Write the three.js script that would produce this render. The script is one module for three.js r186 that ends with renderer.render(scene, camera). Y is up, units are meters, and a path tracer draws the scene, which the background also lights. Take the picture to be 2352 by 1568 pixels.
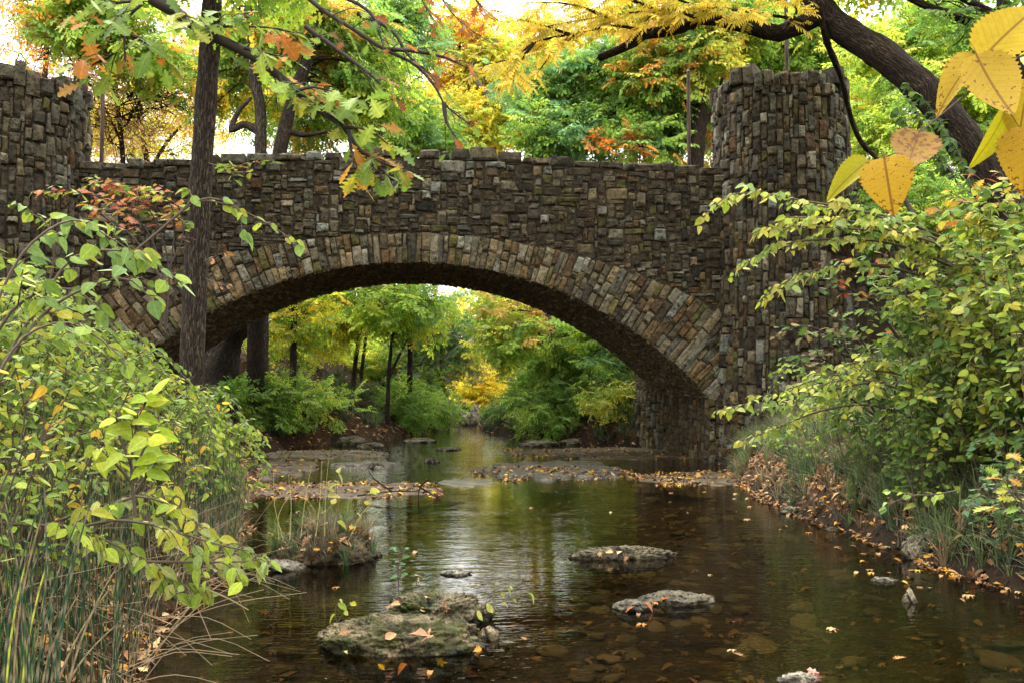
import * as THREE from 'three';
import { createNoise3D, createNoise2D } from 'simplex-noise';

// ---------- camera, sky, sun, exposure ----------
const scene = new THREE.Scene();
const EYE = new THREE.Vector3(0, 1.73, 0), FOC = 2154;            // focal length in units of a 2352 x 1568 picture
const YAW = 6 * Math.PI / 180, PITCH = Math.atan(96 / FOC);
const camera = new THREE.PerspectiveCamera(2 * Math.atan(784 / FOC) * 180 / Math.PI, 2352 / 1568, 0.1, 600);
camera.position.copy(EYE);
camera.lookAt(EYE.x + Math.sin(YAW), EYE.y + Math.tan(PITCH), EYE.z - Math.cos(YAW));
camera.updateMatrixWorld(true);
camera.focus = 13; camera.userData.fStop = 18;
const renderer = new THREE.WebGLRenderer();
renderer.toneMapping = THREE.LinearToneMapping;
renderer.toneMappingExposure = 3.6;
renderer.shadowMap.enabled = true;
{ // overcast sky, a little brighter towards the zenith
  const W = 64, H = 32, a = new Float32Array(W * H * 4);
  for (let y = 0; y < H; y++) for (let x = 0; x < W; x++) {
    const up = Math.max(0, Math.sin(((y + 0.5) / H - 0.5) * Math.PI)), k = 0.75 * (1 + 2 * up), o = (y * W + x) * 4;
    a[o] = k * 1.0; a[o + 1] = k * 0.985; a[o + 2] = k * 0.955; a[o + 3] = 1;
  }
  const t = new THREE.DataTexture(a, W, H, THREE.RGBAFormat, THREE.FloatType);
  t.mapping = THREE.EquirectangularReflectionMapping; t.magFilter = THREE.LinearFilter; t.needsUpdate = true;
  scene.background = t; scene.environment = t;
}
const sun = new THREE.DirectionalLight(new THREE.Color(1, 0.95, 0.84), 1.5);
sun.name = 'sun'; sun.position.set(-16, 46, -42); sun.target.position.set(0, 0, -18);
sun.castShadow = true; sun.shadow.radius = 30; sun.shadow.mapSize.set(2048, 2048);
Object.assign(sun.shadow.camera, { left: -60, right: 60, top: 60, bottom: -60, near: 1, far: 200 });
scene.add(sun, sun.target);

// ---------- small tools ----------
let seed0 = 12345;
function rngOf(s) { return () => { s = (s + 0x6d2b79f5) | 0; let t = Math.imul(s ^ (s >>> 15), 1 | s); t = (t + Math.imul(t ^ (t >>> 7), 61 | t)) ^ t; return ((t ^ (t >>> 14)) >>> 0) / 4294967296; }; }
let R = rngOf(seed0);
const rr = (a, b) => a + (b - a) * R(), pick = (a) => a[Math.floor(R() * a.length) % a.length];
const V = (x, y, z) => new THREE.Vector3(x, y, z);
const clamp = (x, a, b) => Math.min(b, Math.max(a, x)), lerp = (a, b, t) => a + (b - a) * t, sm = (t) => { t = clamp(t, 0, 1); return t * t * (3 - 2 * t); };
const n3 = createNoise3D(rngOf(7)), n2 = createNoise2D(rngOf(8));
const fbm3 = (x, y, z, o = 4) => { let s = 0, a = 0.5; for (let i = 0; i < o; i++) { s += a * n3(x, y, z); x *= 2.03; y *= 2.03; z *= 2.03; a *= 0.5; } return s; };
const fbm2 = (x, y, o = 4) => { let s = 0, a = 0.5; for (let i = 0; i < o; i++) { s += a * n2(x, y); x *= 2.03; y *= 2.03; a *= 0.5; } return s; };
const used = new Map();
const numbered = (n) => { const k = used.get(n) ?? 0; used.set(n, k + 1); return k ? n + '_' + String(k).padStart(3, '0') : n; };
function tag(o, label, category, group, kind) {
  if (label) o.userData.label = label; if (category) o.userData.category = category;
  if (group) o.userData.group = group; if (kind) o.userData.kind = kind;
  return o;
}
function thing(name, label, category, group, pos) { const g = new THREE.Group(); g.name = numbered(name); if (pos) g.position.copy(pos); scene.add(g); return tag(g, label, category, group); }
function shade(o) { o.castShadow = true; o.receiveShadow = true; return o; }
function mesh(name, geo, mat, parent, top) { const m = shade(new THREE.Mesh(geo, mat)); m.name = (top ? numbered(name) : name); parent.add(m); return m; }
// picture point (2352 x 1568) -> world, on the plane that lies d metres ahead, or on a level plane
const camR = V(1, 0, 0).applyQuaternion(camera.quaternion), camU = V(0, 1, 0).applyQuaternion(camera.quaternion), camF = V(0, 0, -1).applyQuaternion(camera.quaternion);
const dirOf = (X, Y) => camF.clone().addScaledVector(camR, (X - 1176) / FOC).addScaledVector(camU, (784 - Y) / FOC);
const at = (X, Y, d) => { const v = dirOf(X, Y); return EYE.clone().addScaledVector(v, d / -v.z); };
const gnd = (X, Y, y = 0) => { const v = dirOf(X, Y); return EYE.clone().addScaledVector(v, (y - EYE.y) / v.y); };

class MB { // collects triangles into one geometry
  constructor() { this.p = []; this.u = []; this.c = []; this.i = []; this.n = []; }
  get count() { return this.p.length / 3; }
  vert(x, y, z, u = 0, v = 0, c) { this.p.push(x, y, z); this.u.push(u, v); if (c) this.c.push(c[0], c[1], c[2]); return this.p.length / 3 - 1; }
  tri(a, b, c) { this.i.push(a, b, c); }
  quad(a, b, c, d) { this.i.push(a, b, c, a, c, d); }
  add(geo, m, col) { // append a geometry
    const o = this.count, P = geo.attributes.position, U = geo.attributes.uv, v = V(0, 0, 0);
    for (let k = 0; k < P.count; k++) { v.fromBufferAttribute(P, k); if (m) v.applyMatrix4(m); this.vert(v.x, v.y, v.z, U ? U.getX(k) : 0, U ? U.getY(k) : 0, col); }
    const I = geo.index.array; for (let k = 0; k < I.length; k++) this.i.push(I[k] + o);
  }
  geo(normals = true) {
    const g = new THREE.BufferGeometry();
    g.setAttribute('position', new THREE.Float32BufferAttribute(this.p, 3));
    g.setAttribute('uv', new THREE.Float32BufferAttribute(this.u, 2));
    if (this.c.length === this.p.length) g.setAttribute('color', new THREE.Float32BufferAttribute(this.c, 3));
    g.setIndex(this.i);
    if (normals) g.computeVertexNormals();
    return g;
  }
}
function curve(ctrl, n) { const c = new THREE.CatmullRomCurve3(ctrl, false, 'centripetal'); const out = []; for (let i = 0; i <= n; i++) out.push(c.getPoint(i / n)); return out; }
// tapered tube along points; rad(t) gives the radius; rough adds bark unevenness
function tube(mb, pts, rad, sides = 5, rough = 0, col) {
  const n = pts.length; let T = V(0, 0, 0), N = null, len = 0; const base = mb.count, q = new THREE.Quaternion();
  for (let i = 0; i < n; i++) {
    const t2 = pts[Math.min(n - 1, i + 1)].clone().sub(pts[Math.max(0, i - 1)]).normalize();
    if (!N) { N = Math.abs(t2.y) < 0.9 ? V(0, 1, 0) : V(1, 0, 0); N.sub(t2.clone().multiplyScalar(N.dot(t2))).normalize(); }
    else { q.setFromUnitVectors(T, t2); N.applyQuaternion(q); N.sub(t2.clone().multiplyScalar(N.dot(t2))).normalize(); }
    T = t2; if (i) len += pts[i].distanceTo(pts[i - 1]);
    const B = T.clone().cross(N), r = rad(i / (n - 1));
    for (let k = 0; k <= sides; k++) {
      const a = (k % sides) / sides * Math.PI * 2; let f = r;
      if (rough) { const c = Math.cos(a), s = Math.sin(a); f *= 1 + rough * fbm3(c * 1.7 + pts[0].x, s * 1.7, len * 0.8 / Math.max(r * 3, 0.2)) + rough * 0.6 * n3(c * 5, s * 5 + pts[0].z, len * 2); }
      const x = Math.cos(a) * f, y = Math.sin(a) * f, p = pts[i];
      mb.vert(p.x + N.x * x + B.x * y, p.y + N.y * x + B.y * y, p.z + N.z * x + B.z * y, k / sides * Math.max(0.25, Math.round(r * 6.28 * 4) / 4), len, col);
    }
  }
  const w = sides + 1;
  for (let i = 0; i < n - 1; i++) for (let k = 0; k < sides; k++) { const a = base + i * w + k; mb.quad(a, a + 1, a + w + 1, a + w); }
  const tip = pts[n - 1].clone().addScaledVector(T, rad(1) * 0.8), ti = mb.vert(tip.x, tip.y, tip.z, 0, len, col);
  for (let k = 0; k < sides; k++) mb.tri(base + (n - 1) * w + k, base + (n - 1) * w + k + 1, ti);
}

// ---------- textures ----------
function tex(N, fn, srgb, M = N) { // fn(u, v) in 0..1 -> [r, g, b] 0..1
  const a = new Uint8Array(N * M * 4);
  for (let y = 0; y < M; y++) for (let x = 0; x < N; x++) { const c = fn(x / N, y / M), o = (y * N + x) * 4; a[o] = clamp(c[0], 0, 1) * 255; a[o + 1] = clamp(c[1], 0, 1) * 255; a[o + 2] = clamp(c[2], 0, 1) * 255; a[o + 3] = 255; }
  const t = new THREE.DataTexture(a, N, M); t.wrapS = t.wrapT = THREE.RepeatWrapping; t.magFilter = THREE.LinearFilter; t.minFilter = THREE.LinearMipmapLinearFilter; t.generateMipmaps = true;
  if (srgb) t.colorSpace = THREE.SRGBColorSpace; t.needsUpdate = true; return t;
}
// tiling noise: sample on a torus-like blend
const tn = (u, v, f, o = 4, sx = 1, sy = 1, off = 0) => { // blends four shifted samples so that edges meet
  const s = (a, b) => fbm2(a * f * sx + off, b * f * sy + off * 1.7, o), wu = u, wv = v;
  return s(u, v) * (1 - wu) * (1 - wv) + s(u - 1, v) * wu * (1 - wv) + s(u, v - 1) * (1 - wu) * wv + s(u - 1, v - 1) * wu * wv;
};
const stoneBump = tex(512, (u, v) => { const a = tn(u, v, 6, 5), b = tn(u, v, 26, 3, 1, 1, 9), c = Math.abs(tn(u, v, 4, 3, 1, 2.2, 31)); const k = 0.5 + a * 0.55 + b * 0.3 - (c < 0.03 ? 0.12 : 0); return [k, k, k]; });
const stoneMap = tex(512, (u, v) => {
  const a = tn(u, v, 3, 4, 1, 1, 5), b = tn(u, v, 22, 3, 1, 1, 15), g = tn(u, v, 70, 2, 1, 1, 25), l = tn(u, v, 7, 4, 1, 1, 45);
  let k = 0.66 + a * 0.38 + b * 0.3 + g * 0.22; let r = k, gg = k * 0.985, bb = k * 0.96;
  if (l > 0.2) { const t = sm((l - 0.2) * 9) * 0.45; r = lerp(r, 0.86, t); gg = lerp(gg, 0.87, t); bb = lerp(bb, 0.78, t); }      // pale lichen patches
  if (l < -0.22) { const t = sm((-0.22 - l) * 9) * 0.62; r *= 1 - t; gg *= 1 - t; bb *= 1 - t * 1.05; }                          // black crust
  return [r, gg, bb];
}, true);
const barkBump = tex(512, (u, v) => { const a = Math.abs(tn(u, v, 20, 3, 1, 0.13)), b = tn(u, v, 50, 2, 1, 0.3, 3), c = tn(u, v, 4, 3, 1, 0.3, 8); const k = 0.15 + Math.pow(clamp(a * 2.4, 0, 1), 0.6) * 0.75 + b * 0.18 + c * 0.1; return [k, k, k]; });
const barkMap = tex(512, (u, v) => { const a = Math.abs(tn(u, v, 20, 3, 1, 0.13)), b = tn(u, v, 50, 2, 1, 0.3, 3), l = tn(u, v, 6, 4, 1, 0.7, 18); let k = 0.25 + Math.pow(clamp(a * 2.4, 0, 1), 0.7) * 0.5 + b * 0.22; let c = [k, k * 0.94, k * 0.88]; if (l > 0.28) c = [k * 1.2, k * 1.22, k * 1.1]; return c; }, true);
const soilMap = tex(1024, (u, v) => { // damp soil with bits of leaf and twig
  const a = tn(u, v, 5, 5), b = tn(u, v, 40, 3, 1, 1, 11), c = tn(u, v, 24, 2, 1.6, 1, 21), d = tn(u, v, 90, 2, 1, 1, 3);
  let k = 0.38 + a * 0.25 + b * 0.3 + d * 0.2, col = [k, k * 0.8, k * 0.6];
  if (c > 0.22) col = [0.62 + b * 0.5, 0.43 + b * 0.4, 0.27 + b * 0.25];
  if (c < -0.3) col = [0.22, 0.17, 0.12];
  return col;
}, true);
const soilBump = tex(512, (u, v) => { const k = 0.5 + tn(u, v, 12, 5) * 0.5 + tn(u, v, 60, 2, 1, 1, 4) * 0.3; return [k, k, k]; });
const bedMap = tex(1024, (u, v) => { // silty creek bed with flat pebbles
  const a = tn(u, v, 5, 5, 1, 1, 71), b = tn(u, v, 30, 3, 1, 1, 72), c = tn(u, v, 11, 2, 1, 1.3, 73);
  let k = 0.42 + a * 0.3 + b * 0.28, col = [k, k * 0.8, k * 0.52];
  if (c > 0.25) col = [k * 1.35, k * 1.1, k * 0.75]; else if (c < -0.28) col = [k * 0.5, k * 0.42, k * 0.3];
  return col;
}, true);
const waterBump = tex(1024, (u, v) => { const a = tn(u, v, 9, 3, 0.55, 1.5), b = tn(u, v, 26, 3, 0.5, 1.6, 12), c = tn(u, v, 3, 2, 0.6, 1.2, 22); const k = 0.5 + a * 0.2 + b * 0.16 * (0.35 + Math.max(0, c + 0.3) * 1.6) + c * 0.12; return [k, k, k]; });
const leafMap = tex(256, (u, v) => { // midrib and side veins, blotches
  const x = Math.abs(u - 0.5) * 2, s = Math.abs(((v - x * 0.42) * 9) % 1 - 0.5), bl = tn(u, v, 5, 4, 1, 1, 33), f = tn(u, v, 30, 2, 1, 1, 2);
  let k = 0.86 + bl * 0.16 + f * 0.1; if (x < 0.045) k += 0.1; else if (s < 0.05) k -= 0.1;
  return [k, k, k * 0.97];
}, true);
const waterMapless = null;

// ---------- materials ----------
const std = (o) => new THREE.MeshPhysicalMaterial({ specularIntensity: 0.4, ...o }), col = (r, g, b) => new THREE.Color().setRGB(r, g, b);
const M = {
  stone: std({ color: 0xffffff, vertexColors: true, map: stoneMap, bumpMap: stoneBump, bumpScale: 0.03, roughness: 0.92, flatShading: true }),
  mortar: std({ color: col(0.085, 0.065, 0.044), map: stoneMap, bumpMap: stoneBump, bumpScale: 0.03, roughness: 1 }),
  rock: std({ color: 0xffffff, vertexColors: true, map: stoneMap, bumpMap: stoneBump, bumpScale: 0.025, roughness: 0.85 }),
  wetRock: std({ color: 0xffffff, vertexColors: true, map: stoneMap, bumpMap: stoneBump, bumpScale: 0.02, roughness: 0.5 }),
  bark: std({ color: col(0.17, 0.14, 0.11), map: barkMap, bumpMap: barkBump, bumpScale: 0.05, roughness: 0.95 }),
  darkBark: std({ color: col(0.12, 0.088, 0.066), map: barkMap, bumpMap: barkBump, bumpScale: 0.06, roughness: 0.95 }),
  greyBark: std({ color: col(0.24, 0.21, 0.18), map: barkMap, bumpMap: barkBump, bumpScale: 0.05, roughness: 0.95 }),
  paleBark: std({ color: col(0.62, 0.6, 0.52), map: barkMap, roughness: 0.8 }),
  twig: std({ color: col(0.1, 0.075, 0.055), roughness: 0.9 }),
  blackTwig: std({ color: col(0.05, 0.04, 0.035), roughness: 0.9 }),
  dryTwig: std({ color: col(0.36, 0.27, 0.17), roughness: 0.9 }),
  soil: std({ color: col(0.19, 0.15, 0.1), map: soilMap, bumpMap: soilBump, bumpScale: 0.05, roughness: 1 }),
  sand: std({ color: col(0.42, 0.37, 0.28), map: stoneMap, bumpMap: soilBump, bumpScale: 0.015, roughness: 0.9 }),
  bed: std({ color: col(0.062, 0.05, 0.03), map: bedMap, bumpMap: soilBump, bumpScale: 0.04, roughness: 1 }),
  water: new THREE.MeshPhysicalMaterial({ color: col(0.56, 0.48, 0.29), transmission: 1, thickness: 0, roughness: 0.0, ior: 1.33, bumpMap: waterBump, bumpScale: 0.009, side: THREE.DoubleSide }),
  riffle: new THREE.MeshPhysicalMaterial({ color: col(0.5, 0.43, 0.27), transmission: 1, thickness: 0, roughness: 0.0, ior: 1.33, bumpMap: waterBump, bumpScale: 0.016, side: THREE.DoubleSide }),
  metal: std({ color: col(0.13, 0.085, 0.07), roughness: 0.65, metalness: 0.3, map: stoneMap }),
  reed: std({ color: 0xffffff, vertexColors: true, roughness: 0.6 }),
};
soilMap.repeat.set(1, 1);
const leafMat = (c, map = leafMap, tr = 0.45) => new THREE.MeshPhysicalMaterial({ color: c, map, roughness: 1, transmission: tr, thickness: 0, specularIntensity: 0.35, clearcoat: 0.06, clearcoatRoughness: 0.35, side: THREE.DoubleSide });
const sprayMat = new THREE.MeshPhysicalMaterial({ color: 0xffffff, vertexColors: true, roughness: 1, transmission: 0.55, thickness: 0, specularIntensity: 0.3, clearcoat: 0.03, clearcoatRoughness: 0.5, side: THREE.DoubleSide });
const singleMat = new THREE.MeshPhysicalMaterial({ color: 0xffffff, map: leafMap, roughness: 1, transmission: 0.45, thickness: 0, specularIntensity: 0.35, clearcoat: 0.06, clearcoatRoughness: 0.35, side: THREE.DoubleSide });
const litterMat = std({ color: 0xffffff, map: leafMap, roughness: 0.85, side: THREE.DoubleSide });

// ---------- palettes (linear) ----------
const C = {
  dark: [0.035, 0.075, 0.014], green: [0.085, 0.165, 0.022], mid: [0.14, 0.24, 0.03], light: [0.225, 0.335, 0.045], lime: [0.34, 0.44, 0.045], yg: [0.43, 0.42, 0.05], pale: [0.46, 0.48, 0.13],
  yellow: [0.72, 0.53, 0.04], gold: [0.64, 0.41, 0.03], amber: [0.5, 0.25, 0.035], orange: [0.46, 0.17, 0.028], rust: [0.27, 0.085, 0.025], red: [0.4, 0.09, 0.045], blue: [0.11, 0.22, 0.075], grey: [0.12, 0.16, 0.07],
  tan: [0.42, 0.25, 0.12], brown: [0.2, 0.1, 0.05], buff: [0.55, 0.36, 0.19],
};
const jit = (c, j = 0.22) => { const k = 1 + rr(-j, j), h = rr(-0.1, 0.1); return [c[0] * k * (1 + h), c[1] * k, c[2] * k * (1 - h)]; };
// ---------- leaf shapes: base at the origin, length 1 along +y, upper face +z ----------
function leafGeo(profile, fold = 0.25, bend = 0.25, stalk = 0.12) { // profile: [t, half width]
  const mb = new MB(), P = (x, t) => [x, t, Math.abs(x) * fold - bend * t * t];
  const mid = profile.map(([t]) => { const [x, y, z] = P(0, t); return mb.vert(x, y, z, 0.5, t); });
  for (const s of [-1, 1]) {
    const e = profile.map(([t, w, dt = 0]) => { const [x, y, z] = P(s * w, t + dt); return mb.vert(x, y, z, 0.5 + s * w * 0.9, t + dt); });
    for (let k = 0; k < e.length - 1; k++) s > 0 ? mb.quad(mid[k], e[k], e[k + 1], mid[k + 1]) : mb.quad(mid[k], mid[k + 1], e[k + 1], e[k]);
  }
  if (stalk) { const a = mb.vert(-0.012, 0.02, 0.005, 0.5, 0), b = mb.vert(0.012, 0.02, 0.005, 0.5, 0), c = mb.vert(0, -stalk, 0.03, 0.5, 0); mb.tri(a, c, b); }
  const drop = []; const I = mb.i, out = [];
  for (let k = 0; k < I.length; k += 3) { const p = (i) => V(mb.p[I[k + i] * 3], mb.p[I[k + i] * 3 + 1], mb.p[I[k + i] * 3 + 2]); if (p(1).sub(p(0)).cross(p(2).sub(p(0))).length() > 1e-9) out.push(I[k], I[k + 1], I[k + 2]); else drop.push(k); }
  mb.i = out;
  return mb.geo();
}
const serr = (w, n) => { const o = [[0, 0.005]]; for (let i = 1; i < n; i++) { const t = i / n; o.push([t - 0.02, w(t) * 1.04], [t + 0.005, w(t) * 0.93]); } o.push([1, 0.002]); return o; };
const elmW = (t) => 0.37 * Math.pow(Math.sin(Math.PI * Math.pow(t, 0.72)), 0.72) * (1 - 0.18 * t);
const ovalW = (t) => 0.3 * Math.pow(Math.sin(Math.PI * Math.pow(t, 0.8)), 0.85);
const smooth = (w, n) => { const o = [[0, 0.004]]; for (let i = 1; i < n; i++) o.push([i / n, w(i / n)]); o.push([1, 0.002]); return o; };
const oakP = [[0, 0.01], [0.12, 0.05], [0.24, 0.2, 0.05], [0.3, 0.09], [0.42, 0.34, 0.07], [0.5, 0.11], [0.6, 0.4, 0.08], [0.7, 0.13], [0.8, 0.27, 0.06], [0.87, 0.08], [1, 0.004]];
const whiteOakP = [[0, 0.01], [0.14, 0.05], [0.22, 0.18, 0.04], [0.32, 0.07], [0.4, 0.28, 0.06], [0.5, 0.1], [0.58, 0.38, 0.07], [0.7, 0.15], [0.77, 0.35, 0.05], [0.86, 0.14], [0.93, 0.14, 0.03], [1, 0.02]];
function palmate(n = 5, deep = 0.45, curl = 0.1) { // maple or plane-tree leaf
  const mb = new MB(), c = mb.vert(0, 0.42, 0.04, 0.5, 0.4), K = n * 4 + 2, e = [];
  for (let k = 0; k <= K; k++) {
    const a = lerp(-2.55, 2.55, k / K), lobe = Math.abs(((k - 1) / 4) % 1 - 0.5) * 2, r = 0.56 * (1 - deep * (1 - lobe)) * (1 - 0.08 * Math.abs(a)) * (k % 2 ? 0.94 : 1);
    e.push(mb.vert(Math.sin(a) * r, 0.42 + Math.cos(a) * r, -curl * r * r * 4 * (k % 4 < 2 ? 1 : -0.3), 0.5 + Math.sin(a) * r * 0.9, 0.42 + Math.cos(a) * r));
  }
  for (let k = 0; k < K; k++) mb.tri(c, e[k + 1], e[k]);
  const b = mb.vert(0, -0.25, 0.03, 0.5, 0), s1 = mb.vert(-0.015, 0.42, 0.03, 0.5, 0.4), s2 = mb.vert(0.015, 0.42, 0.03, 0.5, 0.4); mb.tri(s1, b, s2);
  return mb.geo();
}
const LEAF = {
  elm: [leafGeo(smooth(elmW, 7), 0.2, 0.2), leafGeo(smooth((t) => elmW(t) * 0.85, 7), 0.5, 0.42), leafGeo(smooth((t) => elmW(t) * 1.05, 7), -0.12, 0.1)],
  oval: [leafGeo(smooth(ovalW, 6), 0.25, 0.25), leafGeo(smooth((t) => ovalW(t) * 0.8, 6), 0.6, 0.45), leafGeo(smooth((t) => ovalW(t) * 1.12, 6), -0.1, 0.12)],
  oak: [leafGeo(oakP, 0.15, 0.2), leafGeo(oakP, 0.3, 0.35), leafGeo(oakP, 0.05, 0.1)],
  whiteoak: [leafGeo(whiteOakP, 0.15, 0.15), leafGeo(whiteOakP, 0.3, 0.35), leafGeo(whiteOakP, 0.08, 0.05)],
  plane: [palmate(5, 0.5, 0.12), palmate(5, 0.42, 0.2)],
};
const ovalFar = leafGeo([[0, 0.004], [0.45, 0.28], [1, 0.004]], 0.25, 0.25, 0), ovalFar2 = leafGeo([[0, 0.004], [0.4, 0.36], [1, 0.004]], 0.3, 0.3, 0);
const oakFar = leafGeo([[0, 0.01], [0.22, 0.18], [0.32, 0.07], [0.52, 0.36], [0.64, 0.11], [0.8, 0.28], [1, 0.01]], 0.15, 0.2, 0), thinFar = leafGeo([[0, 0.01], [0.5, 0.15], [1, 0.005]], 0.2, 0.3, 0);
// matrix that puts a leaf: position, direction of its length, facing
function place(p, dir, nrm, s, sx = s) {
  const y = dir.clone().normalize(), x = y.clone().cross(nrm).normalize(), z = x.clone().cross(y);
  return new THREE.Matrix4().makeBasis(x.multiplyScalar(sx), y.multiplyScalar(s), z.multiplyScalar(s)).setPosition(p);
}
const rv = () => { let v; do v = V(rr(-1, 1), rr(-1, 1), rr(-1, 1)); while (v.lengthSq() > 1 || v.lengthSq() < 0.01); return v.normalize(); };
// a spray: a twig of unit length with leaves in two ranks, for crowns seen from some way off
function spray(leaf, n, size, opt = {}) {
  const mb = new MB(), wood = [0.45, 0.36, 0.3], sides = opt.twigs ?? 2;
  const one = (o, d, L, m) => {
    const pts = [o, o.clone().addScaledVector(d, L * 0.5).add(V(0, 0, 0.02 * L)), o.clone().addScaledVector(d, L).add(V(0, 0, -0.08 * L))];
    tube(mb, pts, (t) => 0.009 * (1 - t * 0.7), 3, 0, wood);
    for (let k = 0; k < m; k++) {
      const t = (k + 0.6) / m, s = k % 2 ? 1 : -1, side = V(-d.y, d.x, 0).multiplyScalar(s), dir = d.clone().multiplyScalar(opt.fwd ?? 0.55).addScaledVector(side, k === m - 1 ? 0.1 : 0.85).add(V(rr(-0.2, 0.2), rr(-0.2, 0.2), rr(-0.55, 0.1) - (opt.hang ?? 0.1)));
      const p = o.clone().addScaledVector(d, L * (0.15 + 0.85 * t)).add(V(0, 0, -0.05 * t * L)), k2 = 1 + rr(-0.22, 0.22), h = rr(-0.12, 0.12);
      mb.add(leaf, place(p, dir, V(rr(-0.45, 0.45), rr(-0.45, 0.45), 1), size * rr(0.75, 1.2)), [k2 * (1 + h), k2, k2 * (1 - h)]);
    }
  };
  one(V(0, 0, 0), V(0, 1, 0), 1, n);
  for (let k = 0; k < sides; k++) { const s = k % 2 ? 1 : -1; one(V(0, 0.2 + 0.22 * k, 0), V(s * 0.75, 0.62, rr(-0.25, 0.2)).normalize(), rr(0.45, 0.65), Math.ceil(n * 0.55)); }
  return mb.geo();
}
R = rngOf(401);
const SPRAY = {
  oval: [0, 1, 2, 3].map(() => spray(ovalFar, 13, 0.155, { twigs: 3 })), broad: [0, 1, 2, 3].map(() => spray(ovalFar2, 11, 0.17, { hang: 0.3, twigs: 3 })), oak: [0, 1, 2, 3].map(() => spray(oakFar, 10, 0.235, { twigs: 3 })),
  fine: [0, 1, 2].map(() => spray(thinFar, 16, 0.2, { twigs: 4, fwd: 1.2 })), sparse: [0, 1].map(() => spray(ovalFar2, 5, 0.16, { twigs: 3 })), twig: [0, 1].map(() => spray(ovalFar, 2, 0.1, { twigs: 5 })),
};
function instanced(name, geo, mat, mats, colors, parent, top) {
  const m = shade(new THREE.InstancedMesh(geo, mat, mats.length)); m.name = top ? numbered(name) : name;
  const c = new THREE.Color();
  mats.forEach((x, i) => { m.setMatrixAt(i, x); if (colors) m.setColorAt(i, c.setRGB(...colors[i])); });
  m.userData.kind = 'stuff'; parent.add(m); return m;
}

// ---------- ground ----------
const tab = (pts, d) => { if (d <= pts[0][0]) return pts[0][1]; for (let i = 1; i < pts.length; i++) if (d <= pts[i][0]) return lerp(pts[i - 1][1], pts[i][1], (d - pts[i - 1][0]) / (pts[i][0] - pts[i - 1][0])); return pts[pts.length - 1][1]; };
const edge = (list) => list.map(([X, Y]) => { const p = gnd(X, Y); return [-p.z, p.x]; });
const EL = [[-20, -1.6], [3.5, -1.45], ...edge([[290, 1568], [330, 1480], [400, 1400], [500, 1340], [545, 1290], [540, 1200], [570, 1150], [596, 1100], [602, 1052], [650, 1030], [760, 1020], [880, 1010], [930, 1000], [1005, 985], [1060, 975]]), [48, 2.2], [60, 9], [90, 16]];
const ER = [[-20, 4.2], [4, 4.0], ...edge([[2620, 1500], [2400, 1380], [2240, 1330], [2130, 1290], [2000, 1240], [1880, 1200], [1760, 1150], [1700, 1110]]), [19, 6.55], [24.5, 6.5], ...edge([[1490, 1032], [1330, 1020], [1230, 1008], [1130, 995], [1105, 985], [1098, 975]]), [48, 4.4], [60, 11.5], [90, 19]];
const edgeL = (d) => tab(EL, d) + 0.1 * n2(d * 0.9, 3), edgeR = (d) => tab(ER, d) + 0.1 * n2(d * 0.9, 7);
function groundY(x, z) {
  const d = -z, l = edgeL(d), r = edgeR(d), nz = fbm2(x * 0.5, z * 0.5, 4);
  if (x > l && x < r) {
    const s = Math.min(x - l, r - x), shallow = sm((d - 14) / 4), deep = lerp(0.3, 0.13, shallow);
    return 0.16 * Math.max(0, d - 40.5) - 0.03 - Math.min(deep, s * 0.28) + nz * 0.07 * Math.min(1, s) + 0.02 * n2(x * 3, z * 3);
  }
  const left = x <= l, s = left ? l - x : x - r, far = sm((d - 24) / 5);
  const k1 = left ? lerp(0.5, 0.55, far) : lerp(0.58, 0.5, far), reach = left ? lerp(3.5, 5, far) : lerp(6, 4, far), k2 = lerp(0.22, 0.1, far);
  let h = -0.03 + (left ? 0.16 : 0.3) * sm(s / 0.35) + k1 * Math.min(s, reach) + k2 * clamp(s - reach, 0, 14) + 0.03 * Math.max(0, s - reach - 14);
  if (left && d > 15.5 && d < 24) h -= 0.55 * k1 * Math.min(s, 1.2) * sm((d - 15.5) / 2);
  return h + nz * 0.28 * sm(s / 2.5) + 0.05 * n2(x * 2.2, z * 2.2) * sm(s);
}
{ // one sheet, fine near the creek and coarse far off
  const xs = [], zs = [];
  for (let x = -160; x <= 160;) { xs.push(x); const k = Math.abs(x - 1.5); x += k < 12 ? 0.22 : k < 30 ? 0.9 : 8; }
  for (let z = 30; z >= -200;) { zs.push(z); const k = -z; z -= k > 1 && k < 27 ? 0.22 : k > 0 && k < 60 ? 0.6 : 6; }
  const mb = new MB(), bedB = new MB(), id = [];
  for (const z of zs) for (const x of xs) { const y = groundY(x, z); mb.vert(x, y, z, x / 2.2, z / 2.2); }
  bedB.p = mb.p; bedB.u = mb.u;
  const w = xs.length;
  for (let j = 0; j < zs.length - 1; j++) for (let i = 0; i < w - 1; i++) {
    const a = j * w + i, wet = mb.p[a * 3 + 1] < -0.02 && zs[j] > -44; (wet ? bedB : mb).quad(a, a + 1, a + w + 1, a + w);
  }
  const all = new MB(); all.p = mb.p; all.u = mb.u; all.i = [...mb.i, ...bedB.i]; const g = all.geo();
  const n1 = mb.i.length; g.addGroup(0, n1, 0); g.addGroup(n1, bedB.i.length, 1);
  const gm = mesh('ground', g, [M.soil, M.bed], scene, true); tag(gm, 'dark leaf strewn creek banks and woodland floor', 'ground', null, 'structure');
}
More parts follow.
